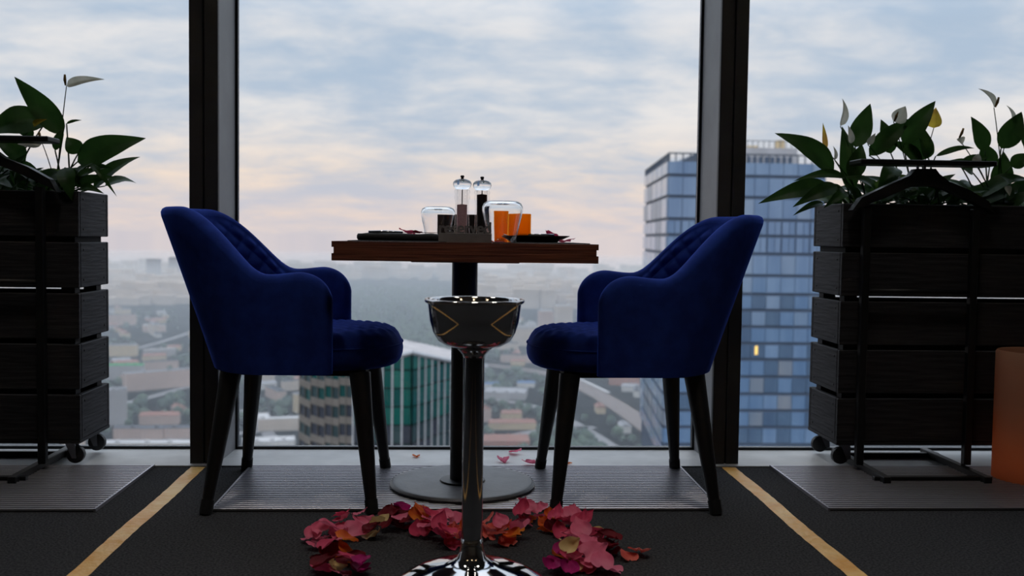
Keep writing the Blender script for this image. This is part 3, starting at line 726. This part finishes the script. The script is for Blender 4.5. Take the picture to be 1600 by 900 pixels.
lily(1.43, 'peace lily at the planter end beside the candle side chair',
     [(1303, 268, 1217, 205, 38, 3.45, 3.42, .10), (1297, 292, 1190, 313, 30, 3.42, 3.36, .12), (1319, 276, 1244, 279, 16, 3.46, 3.42, .15), (1287, 317, 1242, 333, 12, 3.40, 3.34, .1), (1308, 291, 1242, 320, 24, 3.38, 3.33, .15),
      (1336, 230, 1361, 161, 34, 3.45, 3.44, -.1), (1330, 300, 1318, 196, 30, 3.46, 3.47, .05), (1330, 280, 1348, 224, 30, 3.44, 3.44, .05), (1322, 300, 1290, 322, 18, 3.4, 3.34, .2)],
     [(1313, 197, 1319, 154, 14, 3.44, 'w', None), (1290, 234, 1286, 192, 8, 3.45, 'y', None), (1304, 250, 1303, 228, 7, 3.40, 'w', None), (1330, 224, 1326, 196, 10, 3.42, 'w', None)], 20, 1.0, 11, xr=(-.05, .12))
lily(1.66, 'tall peace lily behind the clothes stand shelf',
     [(1358, 243, 1424, 183, 30, 3.46, 3.44, .1), (1411, 226, 1462, 156, 32, 3.45, 3.42, .08), (1430, 250, 1446, 200, 44, 3.47, 3.47, .05), (1392, 240, 1378, 186, 26, 3.47, 3.47, .05), (1400, 262, 1372, 300, 30, 3.42, 3.36, .2), (1450, 245, 1438, 216, 22, 3.44, 3.42, .1),
      (1440, 256, 1392, 218, 24, 3.46, 3.46, .1), (1462, 244, 1524, 229, 10, 3.44, 3.42, .15)],
     [(1396, 190, 1416, 166, 24, 3.44, 'w', (.2, 1)), (1459, 200, 1462, 168, 22, 3.44, 'y', None), (1356, 226, 1368, 208, 10, 3.42, 'w', None)], 30, 1.03, 12)
lily(1.90, 'peace lily above the glowing floor candle',
     [(1539, 236, 1520, 182, 28, 3.45, 3.44, .05), (1564, 232, 1598, 174, 36, 3.44, 3.42, .08), (1500, 258, 1545, 244, 18, 3.42, 3.40, .1), (1560, 300, 1570, 236, 34, 3.46, 3.46, .05), (1520, 270, 1484, 250, 24, 3.44, 3.40, .1), (1580, 260, 1610, 240, 24, 3.43, 3.4, .1), (1546, 262, 1536, 222, 30, 3.47, 3.47, .05)],
     [(1553, 168, 1532, 137, 15, 3.44, 'w', (.25, 1)), (1581, 192, 1575, 164, 11, 3.44, 'w', None), (1497, 216, 1504, 226, 14, 3.43, 'w', (.2, .6)), (1520, 246, 1534, 254, 15, 3.40, 'w', None), (1573, 290, 1578, 306, 10, 3.36, 'w', None)], 30, 1.03, 14)
lily(2.2, 'peace lily at the far end of the candle side planter', [(1600, 230, 1640, 165, 34, 3.45, 3.43, .1)], [], 24, 1.08, 16)

# ---------------------------------------------------------------- clothes stands
def valet(x0, x1, label, zs):
    cx = (x0 + x1) / 2; h = (x1 - x0) / 2
    t = thing('valet_stand', label, 'clothes stand', (cx, 3.285, 0), 0, 'black clothes stands')
    q = .0125
    for s in (-1, 1):
        obj('post', MB().bev(s * h - q, s * h + q, -q, q, .028, zs - .142, .002), M['post'], t)
        obj('foot', MB().bev(s * h - q - s * .02, s * h + q - s * .02, -.185, .27, .003, .028, .002), M['post'], t)
    obj('crossbar', MB().bev(-h - .01, h + .01, -.155, -.135, .004, .022, .002), M['post'], t)
    obj('crossbar', MB().bev(-h - .01, h + .01, .205, .225, .004, .022, .002), M['post'], t)
    obj('shelf', MB().bev(-h - .045, h + .045, -.05, .05, zs, zs + .017, .003), M['post'], t)
    pts = [(1330, 329), (1344, 310), (1382, 292), (1420, 275), (1429, 265), (1459, 265), (1465, 273), (1480, 285), (1512, 298), (1542, 316), (1551, 335), (1542, 329), (1506, 311), (1478, 298), (1454, 292), (1420, 293), (1381, 310), (1345, 324)]
    poly = []
    for a, b in pts:
        w = aty(a, b, 3.285); poly.append((w.x - 1.562, w.z - 1.049 + zs + .0085))
    hg = obj('hanger', MB().prism(poly, 'y', -.02, .02), M['post'], t)
    for k in (-.012, .012): obj('peg', MB().lathe([(.004, 0), (.004, .03)], 12), M['zinc'], hg, 40, (k - .004, 0, zs - .028))
    obj('trouser_bar', MB().tube([(-h, 0, .62), (h, 0, .62)], .008, 10), M['post'], t, True)
valet(1.372, 1.747, 'black tube clothes stand with hanger in front of the candle side planter', 1.042)
valet(-1.715, -1.340, 'black tube clothes stand with hanger in front of the napkin side planter', 1.066)

# ---------------------------------------------------------------- glowing floor candle
cr = .125; cxx = aty(1560, 650, 3.17).x + cr
c = thing('floor_candle', 'large orange wax floor candle glowing near its foot', 'candle', (cxx, 3.17, 0))
ch = aty(1585, 548, 3.17).z
obj('shell', MB().lathe([(cr - .004, .0), (cr, .004), (cr, ch - .006), (cr - .005, ch), (cr - .009, ch - .004), (cr - .010, .01), (cr - .012, .0)], 64, closed=True), M['wax'], c, 50)
obj('recessed_top', MB().lathe([(0, ch - .03), (cr - .0095, ch - .026), (cr - .0095, ch - .03), (0, ch - .034)], 48), M['wax'], c, 50)
obj('lamp_bulb', MB().lathe([(0, .02), (.014, .024), (.017, .04), (.010, .06), (0, .068)], 16), mat('warm_bulb', (255, 150, 70), 0.5, emit=2.0), c, True)
ld = bpy.data.lights.new('candle_lamp', 'POINT'); ld.energy = 0.085; ld.color = (1, .64, .38); ld.shadow_soft_size = .03
lo = bpy.data.objects.new('candle_lamp', ld); COL.objects.link(lo); lo.parent = c; lo.location = (0, 0, .10)
# ---------------------------------------------------------------- the city 250 m below
GZ = -250.0
M['ground'] = mat('city_ground', (124, 126, 118), 0.9, col2=(84, 98, 84), scale=0.006, detail=8, lo=.4, hi=.6)
M['road'] = mat('asphalt', (128, 126, 128), 0.9, scale=.05)
M['ballast'] = mat('rail_ballast', (140, 122, 112), 0.9, scale=.1)
M['tree'] = mat('autumn_tree_green', (68, 84, 66), 0.9, col2=(48, 64, 56), scale=.02, lo=.4, hi=.6)
FC = [facade('beige_wall', (204, 188, 172), (136, 124, 118)), facade('pink_wall', (196, 170, 158), (132, 114, 110)), facade('white_wall', (212, 208, 202), (150, 152, 156)), facade('grey_wall', (168, 164, 164), (112, 114, 122)), facade('brick_wall', (176, 116, 96), (124, 92, 84)), facade('ochre_wall', (204, 182, 146), (140, 124, 106))]
RC = [mat('grey_roof', (150, 150, 154), .8, scale=.05), mat('dark_roof', (92, 94, 102), .8, scale=.05), mat('rust_roof', (146, 104, 92), .8, scale=.05), mat('pale_roof', (198, 196, 196), .8, scale=.05), mat('green_roof', (40, 170, 104), .8, scale=.05), mat('blue_roof', (110, 146, 190), .8, scale=.05), mat('red_roof', (186, 80, 78), .8, scale=.05)]
struct('ground', MB().lathe([(0, GZ), (7400, GZ)], 96, (0, 0, 0)), M['ground'], 'hazy city ground far below the window')

def flatshape(kind, L, D, h):
    """footprint outlines in metres"""
    x, y = L / 2, D / 2
    if kind == 'slab': return [(-x, -y), (x, -y), (x, y), (-x, y)]
    if kind == 'ell': return [(-x, -y), (x, -y), (x, -y + 14), (-x + 14, -y + 14), (-x + 14, y), (-x, y)]
    if kind == 'you': return [(-x, -y), (x, -y), (x, y), (x - 13, y), (x - 13, -y + 14), (-x + 13, -y + 14), (-x + 13, y), (-x, y)]
    if kind == 'step': return [(-x, -y), (-x * .3, -y), (-x * .3, -y - 3), (x * .3, -y - 3), (x * .3, -y), (x, -y), (x, y), (-x, y)]
def house_meshes(kind, L, D, h, wall, roof, gable=False):
    poly = flatshape(kind, L, D, h)
    wm = MB().prism(poly, 'z', 0, h)
    rm = MB()
    if gable:
        x, y = L / 2 + .6, D / 2 + .6; rh = D * .28
        rm.add([(-x, -y, h), (x, -y, h), (x, y, h), (-x, y, h), (-x * .93, 0, h + rh), (x * .93, 0, h + rh)], [(0, 1, 5, 4), (2, 3, 4, 5), (1, 2, 5), (3, 0, 4), (3, 2, 1, 0)])
        for k in (-.5, .1, .6): rm.box(x * k - .8, x * k + .8, 1.5, 3, h, h + rh + 1.2)
    else:
        n = len(poly)
        inn = [(a * .965, b * .94) for a, b in poly]
        v = [(a, b, h) for a, b in poly] + [(a, b, h + 1.3) for a, b in poly] + [(a, b, h + 1.3) for a, b in inn] + [(a, b, h + .3) for a, b in inn]
        f = [(k * n + i, k * n + (i + 1) % n, (k + 1) * n + (i + 1) % n, (k + 1) * n + i) for k in range(3) for i in range(n)] + [[3 * n + i for i in range(n)]]
        rm.add(v, f)
        if kind != 'ell':
            for k in (-.55, .05, .5): rm.box(L * k / 2, L * k / 2 + 4.5, -D * .5 + 2.5, -D * .5 + 7, h + .3, h + 3.4)
        else: rm.box(-L / 2 + 3, -L / 2 + 9, -D / 2 + 3, -D / 2 + 8, h + .3, h + 3.6)
    return wm.mesh('walls', wall), rm.mesh('roof', roof)
HB = []
rr = random.Random(21)
KINDS = [('slab', 62, 13, 15, 0), ('slab', 44, 14, 10, 1), ('ell', 52, 44, 16, 0), ('you', 60, 46, 17, 0), ('step', 70, 14, 26, 0), ('slab', 34, 14, 8, 1), ('slab', 24, 22, 46, 0), ('step', 56, 34, 9, 0), ('slab', 28, 13, 9, 1), ('slab', 84, 13, 28, 0)]
KN = {('slab', 0): 'flat roofed slab', ('slab', 1): 'pitched roof', ('ell', 0): 'angled courtyard', ('you', 0): 'three winged courtyard', ('step', 0): 'stepped front'}
WN = ['beige', 'pinkish', 'whitish', 'grey', 'brick red', 'ochre']; RN = ['grey', 'dark', 'rust', 'pale', 'green', 'blue', 'red']
for i, (kd, L, D, h, gb) in enumerate(KINDS):
    for v in range(4):
        wi = (i * 2 + v * 3 + rr.randrange(2)) % 6; ri = rr.choice([0, 0, 1, 1, 2, 3, 3]) if not gb else rr.choice([1, 1, 2, 0, 2])
        HB.append((house_meshes(kd, L, D, h, FC[wi], RC[ri], bool(gb)), '%s walled %s building with %s roof in the city below' % (WN[wi], KN[kd, gb], RN[ri]), h, math.hypot(L, D)))
def building(me, loc, rz, label, group='buildings of the city below the window'):
    o = thing('city_building', label, 'building', loc, rz, group)
    put('walls', me[0], o); put('roof', me[1], o); return o
# railway and roads through the city, as ribbons on the ground
def ribbon(pts, width, z, mb=None, off=0.0):
    mb = mb or MB(); P = [Vector((p.x, p.y)) for p in pts]; v = []
    for i, p in enumerate(P):
        t = (P[min(i + 1, len(P) - 1)] - P[max(i - 1, 0)]).normalized(); n = Vector((-t.y, t.x))
        for s in (-.5, .5):
            q = p + n * (off + s * width); v.append((q.x, q.y, z))
    return mb.add(v, [(2 * i, 2 * i + 1, 2 * i + 3, 2 * i + 2) for i in range(len(P) - 1)])
def curve(pxs, n=24):
    W_ = [onz(x, y, GZ) for x, y in pxs]; out = []
    for i in range(len(W_) - 1):
        a, b = W_[i], W_[i + 1]; p0 = W_[max(i - 1, 0)]; p3 = W_[min(i + 2, len(W_) - 1)]
        for k in range(n):
            t = k / n
            out.append(0.5 * ((2 * a) + (b - p0) * t + (2 * p0 - 5 * a + 4 * b - p3) * t * t + (3 * a - p0 - 3 * b + p3) * t ** 3))
    return out + [W_[-1]]
rail = curve([(760, 570), (860, 585), (925, 612), (985, 648), (1040, 690), (1090, 740)])
rw = thing('railway', 'railway tracks curving through the city toward the blue tower', 'railway', (0, 0, 0))
obj('track_bed', ribbon(rail, 34, GZ + .6), M['ballast'], rw)
for k in range(5): obj('track', ribbon(rail, 2.2, GZ + .9, None, -13 + k * 6.2), RC[1], rw)
obj('platform', ribbon(rail[30:52], 7, GZ + 2.2, None, 20), RC[3], rw)
roads = [[(150, 640), (230, 622), (310, 600), (400, 578), (560, 545)], [(150, 690), (300, 684), (460, 668)], [(380, 640), (430, 690), (460, 740)], [(560, 480), (740, 505), (880, 545), (960, 575), (1000, 582)], [(740, 620), (850, 640), (960, 700), (990, 740)], [(150, 560), (250, 535), (310, 515)],
         [(760, 690), (850, 672), (930, 668)], [(600, 440), (800, 470), (1000, 455)]]
RDP = []
for k, r_ in enumerate(roads):
    c = curve(r_); RDP += c[::4]
    tag(obj('road', ribbon(c, 16, GZ + .4), M['road']), 'pale street winding between the buildings far below', 'road', 'streets of the city below', )
RDP += rail[::3]
# landmark buildings placed by where their foot meets the ground
def landmark(px, py, kd, L, D, h, wi, ri, rz, label, gb=False):
    q = onz(px, py, GZ); building(house_meshes(kd, L, D, h, FC[wi], RC[ri], gb), (q.x, q.y, GZ), rz, label, None); TAKEN.append((q.x, q.y, math.hypot(L, D) * .53))
TAKEN = []
landmark(258, 606, 'slab', 130, 16, 28, 1, 0, .62, 'long pinkish slab block with grey roof standing diagonally')
landmark(196, 592, 'slab', 60, 18, 24, 3, 4, .1, 'grey block with bright green roof beside the long slab')
landmark(178, 556, 'slab', 90, 22, 22, 5, 0, .1, 'broad ochre block behind the green roofed one')
landmark(240, 684, 'step', 92, 16, 13, 1, 1, .04, 'long pinkish building with dark roof and projecting middle')
landmark(225, 706, 'slab', 110, 18, 11, 0, 3, .02, 'long low beige building with pale roof')
landmark(250, 662, 'slab', 50, 15, 12, 1, 2, .1, 'pinkish building with rust coloured pitched roof', True)
landmark(420, 700, 'step', 60, 26, 10, 2, 3, .2, 'white stepped hall with pale roof')
landmark(440, 668, 'ell', 60, 44, 15, 0, 3, .2, 'beige angled block with pale roof near the green tower')
landmark(790, 620, 'step', 66, 52, 10, 3, 0, -.15, 'wide low grey hall with flat roof')
landmark(822, 604, 'slab', 30, 16, 7, 2, 5, -.1, 'white shed with light blue roof')
landmark(768, 606, 'slab', 26, 14, 7, 2, 5, -.1, 'white hut with light blue roof next to the wide hall')
landmark(800, 670, 'slab', 62, 15, 9, 5, 2, .05, 'ochre building with rust pitched roof', True)
landmark(790, 698, 'slab', 56, 22, 9, 4, 2, .0, 'brick building with rust pitched roof', True)
landmark(880, 512, 'slab', 46, 30, 62, 0, 3, .2, 'tall beige apartment tower beyond the bucket')
landmark(852, 520, 'slab', 34, 30, 58, 1, 3, .2, 'tall pinkish apartment tower beyond the bucket')
landmark(820, 540, 'slab', 60, 20, 40, 0, 0, .1, 'tall beige slab block beyond the bucket')
landmark(980, 570, 'slab', 60, 36, 36, 3, 1, -.1, 'dark roofed grey block beside the blue tower')
landmark(240, 420 + 18, 'slab', 60, 60, 110, 3, 1, 0, 'far hazy grey high-rise near the horizon')
landmark(275, 438, 'slab', 60, 60, 120, 3, 1, 0, 'farther hazy high-rise next to the grey one')
n_b = 0
yy = 1130.0
while yy < 3300 and n_b < 262:
    cell = 47 + (yy - 1130) * .026
    x0, x1 = (130 - 715) / F_PX * yy, (1030 - 715) / F_PX * yy
    xx = x0
    while xx < x1:
        x = xx + rr.uniform(-.25, .25) * cell; y = yy + rr.uniform(-.3, .3) * cell
        xx += cell * 1.25
        me, lab, h, ln = min((rr.choice(HB) for _ in range(2)), key=lambda e: e[3])
        px = 715 + x / y * F_PX; py = 370 + 250 / y * F_PX
        if 470 < px < 700 and y > 1700: continue                       # wooded park
        if 750 < px < 960 and 600 < py < 640 : continue
        if rr.random() < .12: continue
        if any((x - a) ** 2 + (y - b) ** 2 < (r0 + ln * .5) ** 2 for a, b, r0 in TAKEN): continue
        if any((x - q.x) ** 2 + (y - q.y) ** 2 < (ln * .5 + 20) ** 2 for q in RDP): continue
        if h > 40 and rr.random() < .6: continue
        TAKEN.append((x, y, ln * .5))
        rz = .18 + .35 * math.sin(x * .004 + y * .002) + rr.choice([0, PI / 2]) + rr.uniform(-.08, .08)
        building(me, (x, y, GZ), rz, lab); n_b += 1
        if n_b >= 262: break
    yy += cell * .95
# beyond them the city dissolves into haze
far = MB()
for k in range(3600):
    y = 3500 + 3700 * rr.random() ** 1.2; x = rr.uniform(-.75, .75) * y
    px = 715 + x / y * F_PX
    if 405 < px < 745 and y < 5700: continue
    if any(abs(x - a_) < 140 and abs(y - b_) < 140 for a_, b_, r0 in TAKEN if b_ > 3200): continue
    a, b, h = rr.uniform(16, 60), rr.uniform(14, 30), rr.choice([12, 18, 26, 34, 48, 70])
    far.box(x - a, x + a, y - b, y + b, GZ, GZ + h)
tag(obj('distant_city', far, FC[0]), 'countless far buildings fading into the haze', 'city', None, 'stuff')
# trees: nobody could count them
ico = bmesh.new(); bmesh.ops.create_icosphere(ico, subdivisions=1, radius=1); IV = [q.co.copy() for q in ico.verts]; IF = [[q.index for q in f.verts] for f in ico.faces]; ico.free()
tv = []; tf = []
for k in range(9000):
    y = 1120 + 3800 * rr.random() ** 1.6
    px = rr.uniform(120, 1040) if rr.random() < .6 else rr.uniform(440, 720)
    x = (px - 715) / F_PX * y
    if px > 720 or px < 440 or y < 1700:
        if math.sin(x * .013 + 1) + math.sin(y * .011 + x * .005) < rr.uniform(-.6, .9): continue
    if y > 3250 and not 445 < px < 705: continue
    if any((x - a) ** 2 + (y - b) ** 2 < (r0 + 12) ** 2 for a, b, r0 in TAKEN): continue
    if any((x - q.x) ** 2 + (y - q.y) ** 2 < 400 for q in RDP) or any((x - q.x) ** 2 + (y - q.y) ** 2 < 1700 for q in rail): continue
    s = rr.uniform(4, 8.5); o = len(tv)
    tv += [(x + q.x * s * rr.uniform(.8, 1.2), y + q.y * s, GZ + s * .9 + q.z * s) for q in IV]; tf += [[i + o for i in q] for q in IF]
mb = MB(); mb.v, mb.f = tv, tf
tag(put('tree_cover', mb.mesh('tree_cover', M['tree'], True, False)), 'dark green tree crowns between the far buildings', 'trees', None, 'stuff')

# ---------------------------------------------------------------- towers
def panel(p0, p1, p2, p3, out, th):
    """slab on four corners, th metres proud along out"""
    q = [Vector(p) for p in (p0, p1, p2, p3)]; o = Vector(out) * th
    return MB().add([v for v in q] + [v + o for v in q], [(0, 1, 2, 3), (4, 5, 6, 7), (0, 1, 5, 4), (1, 2, 6, 5), (2, 3, 7, 6), (3, 0, 4, 7)])
def gloss(name, col, col2, rough=.12, ior=1.6, scale=.25):
    return mat(name, col, rough, col2=col2, scale=scale, spec=.6, ior=ior, stretch=(1, 1, .2))
TB = [gloss('blue_glass_a', (138, 164, 194), (118, 146, 180)), gloss('blue_glass_b', (126, 154, 186), (106, 136, 172)), gloss('blue_glass_c', (150, 170, 194), (126, 150, 178)), gloss('blue_glass_curtain', (150, 156, 166), (120, 138, 158), .3), gloss('blue_glass_dark', (102, 126, 152), (88, 110, 138))]
TLIT = mat('lit_room', (255, 214, 120), .5, emit=.9)
TM = mat('dark_blue_frame', (92, 106, 126), .5, scale=.2); TW = mat('parapet_grey', (96, 104, 116), .6, scale=.3)
rt = random.Random(4)
cA = aty(1045, 251, 210); cB = aty(1292, 250, 210); cL = Vector((49.9, 265, cA.z))
bt = thing('office_tower', 'blue glass office tower beyond the candle side chair', 'building', (cA.x, cA.y, GZ))
o0 = Vector((cA.x, cA.y, GZ)); T_ = lambda v: Vector(v) - o0
ztop = (cA.z + cB.z) / 2
core = MB().prism([(cA.x + .3 - o0.x, .3), (cB.x - o0.x, .3), (cB.x + 5.4 - o0.x, 55), (5.4 + .3, 55)], 'z', 0, ztop - .5 - GZ)
obj('core', core, TM, bt)
rows = [251, 275, 308, 343, 368, 396, 430, 459, 484, 510, 536, 561, 588, 615, 641, 667, 694, 721]
zs = [aty(1170, y, 210).z for y in rows]
nR = Vector((0, -1, 0)); dL = (cL - cA); dL.z = 0; nL = Vector((-dL.y, dL.x, 0)).normalized()
cand = 0
for i in range(len(zs) - 1):
    zt, zb = zs[i] - .45, zs[i + 1] + .25
    n = 22 if i in (3, 4) else 11
    wdt = (cB.x - cA.x) / n
    for k in range(n):
        x0, x1 = cA.x + k * wdt + .06, cA.x + (k + 1) * wdt - .06
        if i in (3, 4): x1 -= .25 * (k % 2)
        m = TB[rt.choice([0, 0, 1, 1, 2] if i < 6 else [0, 1, 1, 2, 3, 4, 4] if i < 10 else [1, 1, 4, 4, 3, 0])]
        lit = (i == 10 and k == 6)
        obj('pane', panel((x0, 210.3, zb), (x1, 210.3, zb), (x1, 210.3, zt), (x0, 210.3, zt), nR, .3).__class__.add(MB(), [T_(q) for q in panel((x0, 210.3, zb), (x1, 210.3, zb), (x1, 210.3, zt), (x0, 210.3, zt), nR, .3).v], panel((0, 0, 0), (1, 0, 0), (1, 0, 1), (0, 0, 1), nR, .3).f), m, bt)
        if lit:
            obj('lit_lamp', MB().box(x0 + .9 - o0.x, x0 + 1.5 - o0.x, -.06, -.005, zb + .7 - GZ, zb + 2.6 - GZ), TLIT, bt)
    for k in range(5):
        a, b = cA.lerp(cL, (k + .04) / 5), cA.lerp(cL, (k + .96) / 5)
        q = [(a.x, a.y, zb), (b.x, b.y, zb), (b.x, b.y, zt), (a.x, a.y, zt)]
        mb = panel(*q, nL, .25); mb.v = [tuple(T_(v)) for v in mb.v]
        obj('pane', mb, TB[rt.choice([0, 2, 2, 3])], bt)
pp = MB()
zr = ztop - GZ
wR = cB.x - cA.x
for k in range(23): pp.box(k * wR / 22 - .12, k * wR / 22 + .12, .1, .35, zr - .5, zr + 1.3)
pp.box(0, wR, .1, .35, zr + 1.1, zr + 1.4)
for k in range(17):
    q = T_(cA.lerp(cL, k / 16)); pp.box(q.x - .05, q.x + .25, q.y - .15, q.y + .15, zr - .5, zr + 1.3)
e = [T_(cA), T_(cL)]
pp.add([(e[0].x, e[0].y, zr + 1.1), (e[1].x, e[1].y, zr + 1.1), (e[1].x + .3, e[1].y, zr + 1.1), (e[0].x + .3, e[0].y, zr + 1.1), (e[0].x, e[0].y, zr + 1.4), (e[1].x, e[1].y, zr + 1.4), (e[1].x + .3, e[1].y, zr + 1.4), (e[0].x + .3, e[0].y, zr + 1.4)],
       [(0, 1, 2, 3), (4, 5, 6, 7), (0, 1, 5, 4), (1, 2, 6, 5), (2, 3, 7, 6), (3, 0, 4, 7)])
obj('roof_railing', pp, TW, bt)
a, b = aty(1150, 232, 222), aty(1246, 232, 222)
ph = obj('penthouse', MB().box(a.x - o0.x, b.x - o0.x, 12, 34, zr - .5, b.z - GZ), mat('penthouse_cladding', (196, 192, 192), .6, scale=.3), bt)
for k in range(9):
    x = a.x - o0.x + 1.2 + k * 1.35; obj('louvre', MB().box(x, x + .85, 11.85, 12, zr + .4, zr + 1.8), TM, ph)
zz = b.z - GZ
rl = MB()
for k in range(12):
    x = a.x - o0.x + k * (b.x - a.x) / 11; rl.box(x - .06, x + .06, 12.2, 12.35, zz, zz + 1.6)
rl.box(a.x - o0.x, b.x - o0.x, 12.2, 12.35, zz + 1.5, zz + 1.65)
obj('railing', rl, TW, ph)
obj('roof_plant', MB().box(b.x - o0.x - 3.2, b.x - o0.x - 1.6, 16, 18, zz, zz + 2.2).box(b.x - o0.x - 9, b.x - o0.x - 6.5, 20, 24, zz, zz + 1.2), mat('cream_plant', (214, 190, 150), .7), ph)
a = aty(1058, 250, 226); b = aty(1092, 241, 226)
obj('roof_canopy', MB().prism([(a.x - o0.x, zr - .5), (b.x + 3 - o0.x, zr - .5), (b.x + 3 - o0.x, b.z - GZ), (b.x - 1 - o0.x, b.z - GZ), (a.x - o0.x, zr + .3)], 'y', 16, 28), TW, bt)

# green glass tower with white fins and a banded curved side
GG = [gloss('green_glass_a', (14, 104, 92), (8, 82, 76), .15), gloss('green_glass_b', (10, 88, 82), (6, 70, 68), .15), gloss('green_glass_c', (44, 118, 104), (20, 92, 84), .15)]
GD = [gloss('dusk_glass_a', (72, 76, 86), (56, 60, 70), .2), gloss('dusk_glass_b', (60, 84, 84), (48, 66, 70), .2)]
GW = mat('white_fin', (206, 206, 208), .5, scale=.3); GBE = mat('beige_band', (132, 124, 116), .7, scale=.3); GF = mat('dark_green_frame', (26, 50, 48), .6, scale=.3)
pl = [(468, 583, 233), (486, 580, 225), (508, 577, 219.5), (530, 575, 216), (552, 572, 214.5), (644, 551, 214), (705, 564, 229)]
PT = [aty(*q) for q in pl]
g0 = Vector((PT[5].x, PT[5].y, GZ)); gt = thing('glass_tower', 'green glass tower with white fins seen between chair and table leg', 'building', g0)
G_ = lambda v: Vector(v) - g0
back = [aty(712, 548, 250), aty(627, 530, 258), aty(480, 552, 262)]
ring = [G_(p) for p in PT]; bk = [G_(p) for p in back]
cen = sum((Vector((p.x, p.y, 0)) for p in ring), Vector()) / len(ring); cen.y += 12
sh = lambda p, d: Vector((p.x, p.y, 0)) + (cen - Vector((p.x, p.y, 0))).normalized() * d
lo_ = [sh(p, .5) for p in ring + bk]
n = len(lo_)
v = [(p.x, p.y, 0) for p in lo_] + [(p.x, p.y, q.z - .35) for p, q in zip(lo_, ring + bk)]
obj('core', MB().add(v, [(i, (i + 1) % n, n + (i + 1) % n, n + i) for i in range(n)] + [list(range(n))]), GF, gt)
rf = MB(); tp = [Vector(p) for p in ring + bk]
ctr = sum(tp, Vector()) / n
rf.add([p for p in tp] + [ctr], [(i, (i + 1) % n, n) for i in range(n)])
roof = obj('roof', rf, mat('pale_tower_roof', (186, 178, 176), .6, scale=.3), gt)
for i in range(4, 7):
    a, b = tp[i], tp[(i + 1) % n]
    obj('roof_edge', MB().tube([a, b], .55, 6), GW, roof)
rt = random.Random(9)
def gface(a, b, nb, nf, fh, kind):
    d = Vector((b.x - a.x, b.y - a.y, 0)); nrm = Vector((d.y, -d.x, 0)).normalized()
    ztopf = lambda t: a.z + (b.z - a.z) * t
    zmax = max(a.z, b.z)
    for i in range(nf):
        for k in range(nb):
            t0, t1 = (k + .06) / nb, (k + .94) / nb
            q0, q1 = a.lerp(b, t0), a.lerp(b, t1)
            zt0, zt1 = zmax - i * fh, zmax - i * fh
            zb = zmax - (i + 1) * fh + .35
            zt0, zt1 = min(zt0, ztopf(t0) - .3), min(zt1, ztopf(t1) - .3)
            if zt0 - zb < .6 or zt1 - zb < .6: continue
            o = -.48
            if kind == 'green': m = GG[rt.choice([0, 0, 1, 1, 2])] if i < 4 else GD[rt.randrange(2)]
            else: m = GD[rt.randrange(2)] if i > 1 else rt.choice([GG[1], GD[1]])
            zc = zb + (1.2 if kind != 'green' else 0)
            c = [Vector((q0.x, q0.y, zc)), Vector((q1.x, q1.y, zc)), Vector((q1.x, q1.y, zt1)), Vector((q0.x, q0.y, zt0))]
            obj('pane', panel(*[p + nrm * -.5 for p in c], nrm, .42), m, gt)
    if kind != 'green':
        for i in range(1, nf + 1):
            z = zmax - i * fh
            c = [Vector((a.x, a.y, z - .1)), Vector((b.x, b.y, z - .1)), Vector((b.x, b.y, z + 1.5)), Vector((a.x, a.y, z + 1.5))]
            obj('spandrel', panel(*[p + nrm * -.45 for p in c], nrm, .6), GBE, gt)
    for k in range(nb + (1 if kind == 'green' else 0)):
        q = a.lerp(b, k / nb); w = .16 if kind == 'green' else .07
        zb = -62.0 - GZ
        obj('fin', MB().prism([(q.x - w, q.y + .4), (q.x + w, q.y + .4), (q.x + w, q.y - .32), (q.x - w, q.y - .32)], 'z', zb, q.z), GW if kind == 'green' else GBE, gt)
for i in range(4): gface(ring[i], ring[i + 1], 2, 6, 4.2, 'band')
gface(ring[4], ring[5], 6, 6, 4.0, 'green')
gface(ring[5], ring[6], 6, 6, 4.0, 'green')

# ---------------------------------------------------------------- haze lying over the city
hz = bpy.data.materials.new('city_haze'); hz.use_nodes = True
nt = hz.node_tree; nt.nodes.clear()
o_ = nt.nodes.new('ShaderNodeOutputMaterial'); sc_ = nt.nodes.new('ShaderNodeVolumeScatter')
sc_.inputs['Color'].default_value = (.84, .92, 1, 1); sc_.inputs['Density'].default_value = 4.7e-4; sc_.inputs['Anisotropy'].default_value = .6
nt.links.new(sc_.outputs[0], o_.inputs['Volume'])
tag(obj('haze_layer', MB().lathe([(0, GZ - 5), (7500, GZ - 5), (7500, -118), (0, -118)], 64), hz), 'pale haze lying over the whole city', 'haze', None, 'stuff')
